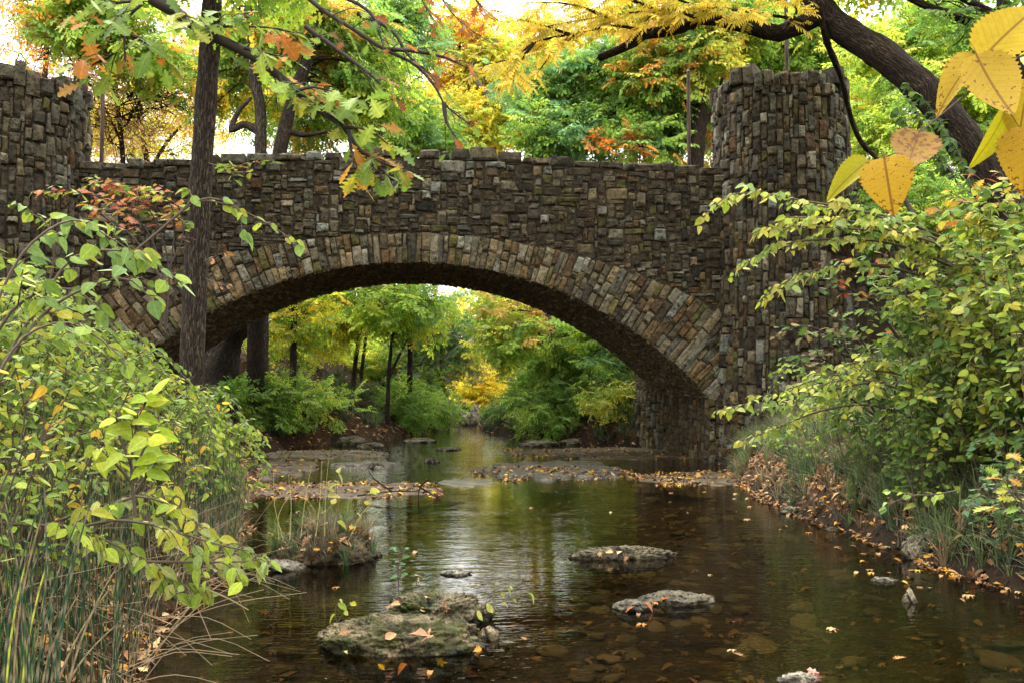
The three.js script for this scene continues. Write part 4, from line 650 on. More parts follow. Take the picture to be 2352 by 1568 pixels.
const shelf2 = bar('gravel_bar', 'leafy gravel bar at the foot of the right abutment', 'gravel', 1180, 1720, 1028, 1054, 0.04, M.rock, { color: [0.15, 0.12, 0.08], kind: 'structure' });
const rightbar = bar('gravel_bar', 'leafy gravel spit below the right tower', 'gravel', 1480, 1800, 1084, 1114, 0.03, M.rock, { color: [0.14, 0.11, 0.07], kind: 'structure' });
bar('wet_slab', 'submerged pale slab where the water spills over', 'rock', 1010, 1140, 1098, 1118, 0.012, M.wetRock, { color: [0.16, 0.155, 0.11] });

// ---------- grass ----------
function tuftGeo(n, L, bend, base, tip) { const mb = new MB(); for (let k = 0; k < n; k++) { const a = R() * 6.28, b = rr(0.1, 1) * bend, l = L * rr(0.5, 1), w = rr(0.005, 0.011), r0 = rr(0, 0.05), sx = -Math.sin(a), sz = Math.cos(a), K = 5; let prev; const c0 = jit(base, 0.25), c1 = jit(tip, 0.3); for (let j = 0; j <= K; j++) { const t = j / K, r = r0 + b * l * t * t * 1.1, y = l * t * (1 - 0.42 * b * t), ww = w * (1 - t * 0.92), c = mix3(c0, c1, t); const i1 = mb.vert(Math.cos(a) * r + sx * ww, y, Math.sin(a) * r + sz * ww, 0, t, c), i2 = mb.vert(Math.cos(a) * r - sx * ww, y, Math.sin(a) * r - sz * ww, 1, t, c); if (prev) mb.quad(prev[0], i1, i2, prev[1]); prev = [i1, i2]; } } return mb.geo(); }
R = rngOf(616);
const tufts = [0, 1, 2].map(() => tuftGeo(18, 0.42, 0.95, [0.03, 0.055, 0.012], [0.085, 0.14, 0.03])), dryTufts = [0, 1].map(() => tuftGeo(14, 0.42, 1, [0.1, 0.075, 0.035], [0.2, 0.15, 0.07]));
const grassMat = new THREE.MeshPhysicalMaterial({ color: 0xffffff, vertexColors: true, roughness: 1, transmission: 0.25, thickness: 0, side: THREE.DoubleSide });
function grass(name, label, spots, geos, scale = 1) { const by = geos.map(() => [[], []]); for (const [x, z, s = 1] of spots) { const k = Math.floor(R() * geos.length); by[k][0].push(new THREE.Matrix4().compose(V(x, groundY(x, z) - 0.02, z), new THREE.Quaternion().setFromEuler(new THREE.Euler(rr(-0.25, 0.25), R() * 6.28, rr(-0.25, 0.25))), V(1, 1, 1).multiplyScalar(scale * s * rr(0.6, 1.3)))); by[k][1].push(jit([1, 1, 1], 0.25)); }
  const g = thing(name, label, 'grass'); g.userData.kind = 'stuff'; geos.forEach((q, i) => by[i][0].length && instanced('blades', q, grassMat, by[i][0], by[i][1], g)); }
{
  const a = [], b = [], c = [], e = [];
  for (let k = 0; k < 1700; k++) { const d = rr(6.8, 19.5), s = Math.pow(R(), 1.3) * 2.4; if (fbm2(d * 0.5, s * 0.6) > (d > 14 ? 0.05 : -0.15)) a.push([edgeR(d) + 0.06 + s, -d]); }
  for (let k = 0; k < 700; k++) { const d = rr(3.5, 19), s = 1.5 + R() * 5; a.push([edgeR(d) + s, -d]); }
  for (let k = 0; k < 500; k++) { const d = rr(6.5, 19), s = R() * 1.6; b.push([edgeR(d) + 0.05 + s, -d]); }
  for (let k = 0; k < 650; k++) { const d = rr(25, 40), s = R() * R() * 3.5; if (fbm2(d * 0.4 + 9, s) > -0.15) c.push([edgeR(d) + 0.1 + s, -d, 1.3]); }
  for (let k = 0; k < 600; k++) { const d = rr(25.5, 36), s = 0.2 + R() * 3; if (fbm2(d * 0.5 + 40, s * 0.7) > 0.05) e.push([edgeL(d) - 0.1 - s, -d, 1.4]); }
  for (let k = 0; k < 320; k++) { const d = rr(8, 14), s = R() * 1; b.push([edgeL(d) - s, -d]); }
  grass('bank_grass', 'long green grass draping the right bank', a, tufts); grass('dry_grass', 'dry straw coloured grass along the banks', b, dryTufts); grass('far_bank_grass', 'green grass fringe right of the far creek', c, tufts); grass('far_left_grass', 'blue green grass tufts on the left bank behind the arch', e, tufts);
}
// ---------- leaf litter ----------
R = rngOf(717);
const litGeos = [...LEAF.oak.slice(0, 2), ...LEAF.plane, LEAF.elm[1], LEAF.oval[1]], litPal = [brown, brown, tan, tan, buff, [0.3, 0.15, 0.07], [0.3, 0.15, 0.07], amber, [0.14, 0.075, 0.04]];
const ray = new THREE.Raycaster();
const topOf = (m, x, z) => { ray.set(V(x, 5, z), V(0, -1, 0)); const h = ray.intersectObject(m, false)[0]; return h ? h.point : null; };
{
  const by = litGeos.map(() => [[], []]);
  const put = (x, y, z, s, c) => { const k = Math.floor(R() * litGeos.length); by[k][0].push(place(V(x, y + rr(0.004, 0.02), z), V(rr(-1, 1), rr(-0.25, 0.25), rr(-1, 1)), V(rr(-0.45, 0.45), R() < 0.2 ? -1 : 1, rr(-0.45, 0.45)), s)); by[k][1].push(jit(c, 0.3)); };
  for (let k = 0; k < 15000; k++) { const d = k < 9000 ? rr(24.5, 42) : rr(6, 22), L = R() < 0.5, s = Math.pow(R(), 1.5) * (d > 24 ? 7 : 2.6), x = L ? edgeL(d) - s : edgeR(d) + s; if (!L && d > 19.5 && d < 24.6) continue; put(x, groundY(x, -d), -d, rr(0.06, 0.13), pick(litPal)); }
  for (const [m, n] of [[sandbar, 300], [mudflat, 300], [leafbar, 1000], [shelf, 800], [shelf2, 1300], [rightbar, 1200]]) { const [cx, cz, rx, rz] = m.userData.area; for (let k = 0; k < n; k++) { const x = cx + rr(-1.05, 1.05) * rx, z = cz + (m === shelf ? rr(-0.1, 1.1) : rr(-1.05, 1.05)) * rz; if (fbm2(x * 0.9 + 3, z * 0.9) < -0.02) continue; const h = topOf(m, x, z); put(x, h && h.y > 0 ? h.y : 0.002, z, rr(0.06, 0.12), (R() < 0.1 ? pick([yellow, gold, amber]) : pick(litPal)).map((q) => q * 0.68)); } }
  for (let k = 0; k < 2200; k++) { const d = rr(6.5, 19), s = R() * 0.9 - 0.1, x = edgeR(d) + s; put(x, Math.max(0.003, groundY(x, -d)), -d, rr(0.06, 0.12), pick(litPal)); }
  for (let k = 0; k < 900; k++) { const d = rr(5, 12), s = R() * 0.9 - 0.1, x = edgeL(d) - s; put(x, Math.max(0.003, groundY(x, -d)), -d, rr(0.06, 0.12), pick(litPal)); }
  for (let k = 0; k < 4200; k++) { const d = rr(3, 19), s = 0.8 + R() * 6.5, x = edgeR(d) + s; put(x, groundY(x, -d), -d, rr(0.07, 0.14), pick(litPal)); }
  const g = thing('leaf_litter', 'brown and orange fallen leaves along the creek edges', 'fallen leaves'); g.userData.kind = 'stuff';
  litGeos.forEach((q, i) => by[i][0].length && instanced('leaves', q, litterMat, by[i][0], by[i][1], g));
}
// leaves one can pick out: on rocks and afloat
const litMat = new Map(); const lm = (c) => { const k = c.join(); if (!litMat.has(k)) litMat.set(k, std({ color: col(...c), map: leafMap, roughness: 0.8, side: THREE.DoubleSide })); return litMat.get(k); };
function fallen(name, label, group, p, geo, size, c, flat = 0.15) { const m = mesh(name, geo, lm(c), scene, true); const q = place(p, V(rr(-1, 1), rr(-flat, flat), rr(-1, 1)), (p.nrm ?? V(0, 1, 0)).clone().add(V(rr(-flat, flat), 0, rr(-flat, flat)).multiplyScalar(p.nrm ? 0.4 : 1)), size); q.decompose(m.position, m.quaternion, m.scale); tag(m, label, 'fallen leaf', group); return m; }
const onRock = (m, X, Y) => { ray.set(EYE, dirOf(X, Y).normalize()); const h = ray.intersectObject(m, false)[0]; if (!h) return gnd(X, Y, 0.01); const p = h.point.addScaledVector(h.face.normal, 0.022); p.nrm = h.face.normal.clone().add(V(0, 0.4, 0)).normalize(); return p; };
fallen('plane_leaf', 'big pink brown lobed leaf on top of the mossy rock', null, onRock(bigRock, 955, 1462), LEAF.plane[1], 0.21, [0.36, 0.19, 0.11], 0.25);
for (const [X, Y, s, c, l] of [[880, 1470, 0.09, [0.45, 0.24, 0.12], 'curled brown leaf left of the big lobed leaf on the rock'], [800, 1485, 0.07, buff, 'buff leaf low on the left of the mossy rock'], [1085, 1495, 0.09, amber, 'amber leaf on the right shoulder of the mossy rock'], [1020, 1512, 0.08, yellow, 'yellow leaf at the front edge of the mossy rock'], [935, 1528, 0.08, [0.5, 0.19, 0.05], 'orange leaf at the waterline before the mossy rock'], [805, 1455, 0.1, brown, 'dark curled leaf at the left end of the mossy rock'], [870, 1530, 0.06, yellow, 'small yellow leaf at the left waterline of the mossy rock']]) fallen('fallen_leaf', l, null, onRock(bigRock, X, Y), pick([LEAF.elm[1], LEAF.plane[1], LEAF.oak[1]]), s, c, 0.5);
for (let k = 0; k < 7; k++) fallen('fallen_leaf', 'brown leaf lying on the pebble studded rock', 'leaves on the pebbly rock', onRock(backRock, rr(890, 1080), rr(1370, 1405)), pick(litGeos), rr(0.05, 0.1), pick([tan, buff, brown]), 0.4);
for (let k = 0; k < 6; k++) fallen('fallen_leaf', 'reddish leaf lying on the flat rock pair', 'leaves on the flat rock pair', onRock(k % 2 ? flatA : flatB, k % 2 ? rr(1440, 1500) : rr(1520, 1620), k % 2 ? rr(1375, 1400) : rr(1360, 1385)), pick(litGeos), rr(0.06, 0.1), pick([tan, rust, orange]), 0.3);
for (let k = 0; k < 5; k++) fallen('fallen_leaf', 'buff leaf lying on the knobbly rock', 'leaves on the knobbly rock', onRock(knob, rr(1340, 1500), rr(1265, 1282)), pick(litGeos), rr(0.06, 0.09), pick([tan, buff, brown]), 0.3);
for (let k = 0; k < 4; k++) fallen('fallen_leaf', 'orange leaf on the pale rock at the bottom edge', 'leaves on the pale bottom rock', onRock(botRock, rr(1840, 1905), rr(1545, 1566)), LEAF.plane[k % 2], rr(0.08, 0.12), pick([orange, amber, [0.5, 0.25, 0.2]]), 0.3);
for (let k = 0; k < 72; k++) { const near = R(); let X = rr(620, 2300), Y = near < 0.5 ? rr(1120, 1250) : rr(1250, 1560); if (k < 40) { Y = rr(1130, 1400); const p0 = gnd(1500, Y); const xr = edgeR(-p0.z); const e = rr(0.05, 0.9); fallen('floating_leaf', 'leaf floating against the right bank', 'leaves floating along the right bank', V(xr - e, 0.008, p0.z + rr(-0.3, 0.3)), pick(litGeos), rr(0.06, 0.12), pick([tan, brown, [0.3, 0.14, 0.04], [0.42, 0.3, 0.05], [0.36, 0.24, 0.12]]), 0.06); continue; } const p = gnd(X, Y, 0.008); if (p.x < edgeL(-p.z) + 0.1 || p.x > edgeR(-p.z) - 0.1) continue; fallen('floating_leaf', 'single leaf drifting on open water', 'leaves drifting on open water', p, pick(litGeos), rr(0.05, 0.1), pick([tan, brown, [0.3, 0.14, 0.04], [0.42, 0.3, 0.05], [0.36, 0.24, 0.12]]), 0.06); }
// stones and sunken leaves on the creek bed
{
  const g = new THREE.IcosahedronGeometry(1, 2); { const P = g.attributes.position, v = V(0, 0, 0); for (let i = 0; i < P.count; i++) { v.fromBufferAttribute(P, i); const f = 1 + 0.3 * n3(v.x * 1.5, v.y * 1.5, v.z * 1.5); P.setXYZ(i, v.x * f, v.y * f, v.z * f); } } const bg = (() => { g.deleteAttribute('normal'); g.deleteAttribute('uv'); const m = mergeVertices(g, 1e-4); m.computeVertexNormals(); return m; })();
  const a = [], c = [], la = litGeos.map(() => [[], []]);
  for (let k = 0; k < 2200; k++) { const d = 4.5 + Math.pow(R(), 1.4) * 30, l = edgeL(d), r = edgeR(d), x = rr(l + 0.1, r - 0.05), s = Math.pow(R(), 3) * 0.11 + 0.02, y = groundY(x, -d); a.push(new THREE.Matrix4().compose(V(x, y, -d), new THREE.Quaternion().setFromEuler(new THREE.Euler(rr(-0.2, 0.2), R() * 6.28, rr(-0.2, 0.2))), V(s * rr(0.8, 1.5), Math.min(s * rr(0.25, 0.5), Math.max(0.01, -y * 0.8)), s))); c.push(jit(pick([[0.035, 0.028, 0.017], [0.025, 0.02, 0.012], [0.05, 0.04, 0.024], [0.042, 0.033, 0.02]]), 0.3)); }
  for (let k = 0; k < 1500; k++) { const d = 4.5 + R() * 12, x = rr(edgeL(d) + 0.1, edgeR(d) - 0.1), i = Math.floor(R() * litGeos.length); la[i][0].push(place(V(x, groundY(x, -d) + 0.02, -d), V(rr(-1, 1), rr(-0.2, 0.2), rr(-1, 1)), V(rr(-0.3, 0.3), 1, rr(-0.3, 0.3)), rr(0.05, 0.12))); la[i][1].push(jit(pick([[0.1, 0.055, 0.03], [0.07, 0.04, 0.02], [0.14, 0.08, 0.04]]), 0.3)); }
  const t = thing('creek_bed_stones', 'brown flat stones and sunken leaves under the shallow water', 'creek stones'); t.userData.kind = 'stuff';
  instanced('pebbles', bg, std({ color: 0xffffff, roughness: 0.8 }), a, c, t); litGeos.forEach((q, i) => instanced('sunken_leaves', q, litterMat, la[i][0], la[i][1], t));
}
// ---------- left bank ----------
R = rngOf(8080);
const NEARL = 'shrubs along the left bank';
{ // arching elm branches, upper left
  shrub('elm_sapling', 'broad leaved green sapling arching in from the left edge', 'shrub', NEARL, [
    px([[-60, 1000], [10, 830], [90, 700], [170, 590], [270, 575], [350, 600], [415, 650]], 5), px([[-60, 900], [-10, 700], [70, 560], [170, 505], [250, 545], [320, 590]], 5.1), px([[-40, 960], [60, 760], [120, 620], [110, 520], [70, 490]], 5.3),
    px([[20, 830], [100, 720], [200, 660], [290, 640], [350, 690]], 4.9), px([[-30, 800], [40, 700], [130, 660], [210, 690], [260, 740]], 5.0), px([[-60, 1000], [0, 850], [60, 770], [150, 740], [230, 780], [290, 830]], 4.8)],
    { leaf: 'elm', size: 0.092, pal: [light, light, lime, [0.22, 0.34, 0.09], [0.22, 0.34, 0.09], mid, yg], gap: 0.085, twig: 0.3, leafGap: 0.055, droop: 0.7, most: 260, r: 0.008, start: 0.25 });
  shrub('elm_twig', 'thin twig of heart shaped green leaves crossing the near trunk', 'branch', null, [px([[250, 620], [330, 560], [400, 500], [455, 462], [520, 470], [580, 495], [640, 530], [686, 560]], 5.6), px([[400, 500], [440, 455], [430, 435]], 5.6), px([[455, 462], [480, 455], [545, 478], [555, 530]], 5.6)], { leaf: 'elm', size: 0.092, pal: [light, lime, [0.24, 0.38, 0.09], yg], gap: 0.08, twig: 0.12, leafGap: 0.05, droop: 0.9, most: 80, r: 0.007, start: 0.45 });
  const top1 = (X) => lerp(560, 1010, clamp(X / 620, 0, 1)), depthL = (X) => lerp(5.6, 11.5, clamp(X / 620, 0, 1));
  const parts = [[-60, 90, 'leafy honeysuckle thicket at the far left edge', 26, 110], [70, 200, 'leafy honeysuckle thicket left of the lime seedling', 28, 120], [180, 320, 'leafy honeysuckle thicket behind the lime seedling', 30, 120], [300, 430, 'leafy honeysuckle thicket at the foot of the near trunk', 30, 110], [410, 530, 'leafy honeysuckle thicket right of the near trunk', 30, 90], [510, 615, 'low leafy thicket at the right end of the left bank', 26, 80]];
  for (const [a, b, label, n, most] of parts) shrub('honeysuckle_shrub', label, 'shrub', NEARL, massStems(n, a, b, top1, (X) => top1(X) + 330, depthL, 0.5), { leaf: 'oval', size: 0.08, pal: [mid, mid, light, light, light, lime, lime, yg], gap: 0.085, twig: 0.26, leafGap: 0.045, droop: 0.5, most, r: 0.007, start: 0.2, face: 0.3 });
  for (const [a, b, t0, t1, d0, label, n] of [[-60, 140, 800, 1120, 4.7, 'near leafy thicket over the reeds at the left edge', 11], [120, 330, 860, 1180, 5.4, 'near leafy thicket over the reeds below the lime seedling', 13], [320, 520, 900, 1150, 8, 'near leafy thicket over the reeds towards the mud flat', 18]]) shrub('honeysuckle_shrub', label, 'shrub', NEARL, massStems(n, a, b, () => t0, () => t1, () => d0, 0.35), { leaf: 'oval', size: 0.07, pal: [light, mid, light, lime, lime, yg, mid, gold], gap: 0.1, twig: 0.24, leafGap: 0.05, droop: 0.5, most: 130, r: 0.006, start: 0.25, face: 0.4 });
  shrub('oak_sapling', 'oak sapling with green and red lobed leaves before the bridge wall', 'shrub', null, [px([[380, 760], [370, 620], [330, 520], [250, 460], [150, 440], [85, 440]], 9), px([[380, 760], [385, 600], [340, 480], [270, 430], [215, 415]], 9.2), px([[380, 760], [392, 600], [400, 500], [370, 440], [300, 430]], 9), px([[370, 640], [300, 540], [240, 500], [200, 470]], 8.8), px([[385, 620], [420, 540], [410, 470]], 9), px([[380, 660], [330, 560], [300, 500], [340, 450]], 9.1)], { leaf: 'oak', size: 0.1, pal: [lime, light, yg, orange, red, amber, [0.5, 0.2, 0.1], mid], gap: 0.06, twig: 0.36, leafGap: 0.05, droop: 0.3, most: 280, r: 0.008, start: 0.4, wood: M.blackTwig });
  shrub('oak_twig', 'oak twig with green and orange leaves just right of the near trunk top', 'branch', null, [px([[478, 375], [520, 385], [570, 375], [625, 370]], 13), px([[500, 380], [530, 395], [580, 395]], 13)], { leaf: 'oak', size: 0.12, pal: [lime, yg, light, orange, amber], gap: 0.09, twig: 0.26, leafGap: 0.06, droop: 0.3, most: 60, r: 0.01, start: 0.1 });
  shrub('oak_twig', 'faded pink oak twig below it against the arch ring', 'branch', null, [px([[470, 600], [490, 590], [515, 580]], 13), px([[472, 640], [495, 650], [520, 655]], 13)], { leaf: 'oak', size: 0.12, pal: [[0.5, 0.25, 0.17], orange, tan], gap: 0.1, twig: 0.2, leafGap: 0.07, droop: 0.6, most: 30, r: 0.008, start: 0.2 });
  shrub('lime_seedling', 'bright lime green seedling with large leaves in the left thicket', 'shrub', null, [px([[310, 1180], [300, 1060], [320, 950], [345, 905]], 4.1), px([[300, 1060], [270, 990], [275, 935]], 4.1), px([[305, 1090], [340, 1010], [365, 985]], 4.05), px([[305, 1110], [260, 1060], [230, 1030]], 4.1), px([[310, 1130], [345, 1080], [360, 1060]], 4.05)], { leaf: 'elm', size: 0.09, pal: [[0.36, 0.48, 0.02], [0.36, 0.48, 0.02], [0.44, 0.5, 0.04]], gap: 0.035, twig: 0.15, leafGap: 0.05, droop: 0.4, most: 200, r: 0.006, start: 0.3, face: 0.7 });
  shrub('drooping_branch', 'woody branch with hanging pale green leaves low over the water at left', 'branch', null, [px([[-40, 1195], [60, 1205], [150, 1208], [240, 1240], [330, 1285], [410, 1330], [470, 1352]], 4.7), px([[170, 1215], [250, 1195], [330, 1200], [420, 1225], [500, 1250], [570, 1265], [620, 1290]], 4.7), px([[230, 1180], [300, 1140], [370, 1150], [440, 1190], [480, 1230]], 4.8), px([[120, 1200], [200, 1170], [270, 1150]], 4.8), px([[330, 1290], [400, 1290], [470, 1290], [540, 1290], [590, 1285]], 4.65)], { leaf: 'oval', size: 0.09, pal: [light, lime, lime, [0.3, 0.4, 0.12], yg, [0.42, 0.45, 0.14]], gap: 0.04, twig: 0.24, leafGap: 0.045, droop: 0.9, most: 290, r: 0.007, start: 0.25, wood: M.twig });
  const tip = thing('bare_twig', 'bare grey twig end reaching over the left water', 'twig'); const mb = new MB();
  tube(mb, curve(px([[470, 1352], [520, 1372], [570, 1400]], 4.7), 10), (t) => 0.005 * (1 - 0.6 * t), 4); tube(mb, curve(px([[425, 1340], [455, 1400], [485, 1470]], 4.7), 10), (t) => 0.003 * (1 - 0.5 * t), 4); mesh('wood', mb.geo(), M.dryTwig, tip);
}
{ // horsetails: banded hollow stems
  const stemG = (h, bend, body = [0.014, 0.046, 0.019], node = [0.15, 0.13, 0.08]) => { const mb = new MB(), K = 22; const pts = []; for (let i = 0; i <= K; i++) { const t = i / K; pts.push(V(bend * t * t * h, h * t, 0)); } const base = mb.count; pts.forEach((p, i) => { const t = i / K, band = i % 3 === 0, r = 0.0042 * (1 - 0.5 * t), c = band ? node : t > 0.94 ? [0.06, 0.05, 0.03] : body; for (let k = 0; k <= 4; k++) { const a = k / 4 * 6.2832; mb.vert(p.x + Math.cos(a) * r, p.y, p.z + Math.sin(a) * r, 0, t, c); } }); for (let i = 0; i < K; i++) for (let k = 0; k < 4; k++) { const a = base + i * 5 + k; mb.quad(a, a + 1, a + 6, a + 5); } return mb.geo(); };
  const gs = [stemG(1, 0.03), stemG(1, 0.12), stemG(1, -0.08), stemG(1, 0.1, [0.19, 0.14, 0.075], [0.1, 0.075, 0.045]), stemG(1, 0.05, [0.36, 0.4, 0.04], [0.2, 0.15, 0.05])], a = gs.map(() => [[], []]), kinds = [[1, 1, 1], [0.8, 0.9, 0.9], [1.2, 1.4, 0.8]];
  for (let k = 0; k < 2500; k++) { const d = 3.5 + Math.pow(R(), 1.2) * 9.5, s = rr(-0.05, 2.2), x = edgeL(d) - s, z = -d, dry = R() < 0.2, i = dry ? 3 : Math.floor(R() * 3), h = rr(0.55, 1.15) * (d > 8 ? 1.1 : 1); a[i][0].push(new THREE.Matrix4().compose(V(x, groundY(x, z) - 0.03, z), new THREE.Quaternion().setFromEuler(new THREE.Euler(rr(-0.14, 0.14) * (dry ? 3.5 : 1), R() * 6.28, rr(-0.14, 0.14) * (dry ? 3.5 : 1))), V(1, h, 1))); a[i][1].push(jit(dry ? [1, 1, 1] : pick(kinds), 0.25)); }
  const g = thing('horsetail_reeds', 'dense dark green horsetail reeds on the left bank', 'reeds'); g.userData.kind = 'stuff'; gs.forEach((q, i) => a[i][0].length && instanced('reed_stems', q, M.reed, a[i][0], a[i][1], g));
  
  const near = [[12, 1568, 1290, 10, 3], [30, 1568, 1180, -5, 1], [48, 1568, 1300, 20, 2], [66, 1568, 1270, -10, 0], [82, 1568, 1180, 15, 0], [100, 1568, 1210, 60, 0], [112, 1568, 1240, 40, 0], [130, 1568, 1100, 10, 0], [74, 1568, 1130, 85, 0], [150, 1568, 1290, 50, 1], [20, 1568, 1230, 0, 0], [58, 1568, 1140, 10, 0], [120, 1568, 1330, 70, 1], [5, 1568, 1150, 2, 0], [92, 1568, 1360, 20, 1], [140, 1568, 1420, 60, 1]];
  near.forEach(([X, Y0, Y1, dx, k], i) => { const p0 = at(X, Y0 + 40, 3.6), p1 = at(X + dx, Y1, 3.7), h = p0.distanceTo(p1), m = mesh('horsetail_stem', k === 0 ? gs[i % 3] : k === 1 ? gs[3] : gs[4], M.reed, scene, true); m.position.copy(p0); m.quaternion.setFromUnitVectors(V(0, 1, 0), p1.sub(p0).normalize()); m.scale.set(1.15, h, 1.15); tag(m, k === 3 || k === 2 ? 'yellowing horsetail stem at the lower left corner' : k === 1 ? 'dry tan horsetail stem at the lower left corner' : 'tall dark green banded horsetail stem at the lower left corner', 'reed', k === 0 ? 'green horsetails at the lower left' : k === 1 ? 'dry horsetails at the lower left' : 'yellow horsetails at the lower left'); });
}
{ // tangle of dead twigs at the water's edge
  const g = thing('dead_twigs', 'tangle of dry brown twigs at the left water edge', 'twigs'); g.userData.kind = 'stuff'; const mb = new MB();
  for (let k = 0; k < 150; k++) { const d = rr(4.6, 8.5), x = edgeL(d) - rr(-0.25, 0.7), y = Math.max(0.02, groundY(x, -d)), p = V(x, y + rr(0, 0.25), -d), L = rr(0.25, 0.9), q = V(rr(-0.4, 1), rr(-0.35, 0.6), rr(-0.3, 0.7)).normalize(); const e = p.clone().addScaledVector(q, L); e.y = Math.max(0.01, e.y); tube(mb, curve([p, p.clone().lerp(e, 0.5).add(V(rr(-0.06, 0.06), rr(0, 0.1), rr(-0.06, 0.06))), e], 6), (t) => rr(0.0025, 0.004) * (1 - 0.6 * t), 3); }
  mesh('tangle', mb.geo(), M.dryTwig, g).userData.kind = 'stuff';
}
// ---------- mound of grass and leaves ----------
R = rngOf(99);
{
  const m = rock('grassy_mound', 'low mound of soil, dry grass and fallen leaves in the left water', 'mound', 612, 856, 1296, 66, { detail: 26, knob: 0.06, depth: 0.75, flat: 0.9, seed: 12.5 }, (x, y, z, s) => { const n = fbm3(x * 5, y * 5, z * 5, 4); const k = 1 + n * 0.7; return [0.13 * k, 0.1 * k, 0.06 * k]; });
  const c = m.position, gA = [], gB = [];
  for (let k = 0; k < 90; k++) { const x = c.x + rr(-0.5, 0.5), z = c.z + rr(-0.3, 0.42), h = topOf(m, x, z); if (h) (k % 3 ? gA : gB).push(new THREE.Matrix4().compose(h.add(V(0, -0.02, 0)), new THREE.Quaternion().setFromEuler(new THREE.Euler(rr(-0.3, 0.6), R() * 6.28, rr(-0.3, 0.3))), V(1, 1, 1).multiplyScalar(rr(0.55, 1.05)))); }
  const t = thing('mound_grass', 'dry and green grass drooping off the mound', 'grass'); t.userData.kind = 'stuff'; instanced('dry_blades', dryTufts[0], grassMat, gA, gA.map(() => jit([1, 1, 1], 0.2)), t); instanced('green_blades', tufts[0], grassMat, gB, gB.map(() => jit([1, 1, 1], 0.2)), t);
  for (let k = 0; k < 62; k++) { const x = c.x + rr(-0.46, 0.46), z = c.z + rr(-0.15, 0.4), h = topOf(m, x, z); if (h) fallen('fallen_leaf', 'fallen leaf lying on the grassy mound', 'leaves on the grassy mound', h.add(V(0, 0.02, 0)), pick(litGeos), rr(0.08, 0.16), pick([tan, buff, amber, brown, [0.45, 0.24, 0.13]]), 0.6); }
  shrub('mound_weed', 'pale yellow leaved weed growing on the grassy mound', 'weed', null, [px([[770, 1230], [775, 1180], [772, 1110], [778, 1075]], 9.2), px([[785, 1235], [810, 1190], [835, 1150], [850, 1120]], 9.2), px([[760, 1230], [750, 1170], [755, 1120]], 9.2)], { leaf: 'oval', size: 0.11, pal: [pale, yg, [0.55, 0.5, 0.15]], gap: 0.13, twig: 0.1, leafGap: 0.08, droop: 0.7, most: 60, r: 0.005, start: 0.2 });
  const st = thing('weed_stalks', 'thin bare yellowish weed stalks on the mound', 'weed'); const mb = new MB(); for (const l of [[[650, 1240], [630, 1160], [628, 1080]], [[665, 1240], [668, 1150], [662, 1090]], [[690, 1235], [700, 1150], [715, 1070]], [[725, 1230], [735, 1140], [738, 1060]], [[640, 1240], [640, 1180], [690, 1100]], [[800, 1240], [830, 1180], [880, 1130]], [[745, 1230], [748, 1120], [756, 1040]]]) tube(mb, curve(px(l, 9.2), 8), (t) => 0.004 * (1 - 0.6 * t), 3); mesh('stalk', mb.geo(), std({ color: col(0.4, 0.36, 0.14), roughness: 0.9 }), st).userData.kind = 'stuff';
  shrub('water_sapling', 'small sapling with round blue green leaves standing in the water', 'weed', null, [px([[917, 1372], [914, 1320], [916, 1270], [908, 1258]], 7.5), px([[915, 1300], [925, 1275], [932, 1262]], 7.5), px([[915, 1330], [925, 1310]], 7.5), px([[914, 1310], [905, 1285]], 7.5)], { leaf: 'elm', size: 0.062, pal: [blue, light, [0.12, 0.26, 0.09]], gap: 0.1, twig: 0.04, leafGap: 0.04, droop: 0.2, most: 40, r: 0.004, start: 0.3 });
  shrub('rock_weed', 'yellow green weed leaning from the right side of the pebbly rock', 'weed', null, [px([[1075, 1420], [1110, 1390], [1150, 1360], [1170, 1345]], 6.9), px([[1110, 1390], [1160, 1380], [1215, 1362]], 6.9), px([[1085, 1420], [1095, 1400], [1120, 1385]], 6.8)], { leaf: 'oval', size: 0.075, pal: [lime, pale, yg], gap: 0.1, twig: 0.06, leafGap: 0.05, droop: 0.8, most: 40, r: 0.004, start: 0.35 });
  shrub('rock_weed', 'pale yellow green weed at the left end of the mossy rock', 'weed', null, [px([[775, 1440], [770, 1400], [780, 1375]], 6.8), px([[775, 1430], [795, 1395], [805, 1385]], 6.8)], { leaf: 'oval', size: 0.08, pal: [pale, lime, yg], gap: 0.08, twig: 0.05, leafGap: 0.05, droop: 0.7, most: 30, r: 0.003, start: 0.3 });
  shrub('withered_weed', 'withered cream leaved weed behind the pebbly rock', 'weed', null, [px([[955, 1385], [956, 1340], [960, 1320]], 7.2)], { leaf: 'oval', size: 0.07, pal: [[0.6, 0.5, 0.24], pale], gap: 0.07, twig: 0.05, leafGap: 0.04, droop: 1, most: 20, r: 0.003, start: 0.5 });
  const dr = thing('driftwood_branch', 'dead forked branch with a clot of leaves on the mud bar', 'branch'); const db = new MB(); for (const l of [[[820, 1138], [900, 1128], [985, 1130]], [[985, 1100], [965, 1118], [960, 1150]], [[900, 1128], [860, 1100], [845, 1080]], [[960, 1115], [1000, 1140], [1015, 1150]], [[850, 1172], [930, 1160], [1000, 1148]]]) tube(db, curve(px(l, 14.1), 10), (t) => 0.016 * (1 - 0.7 * t), 5, 0.15); mesh('wood', db.geo(), M.bark, dr);
}
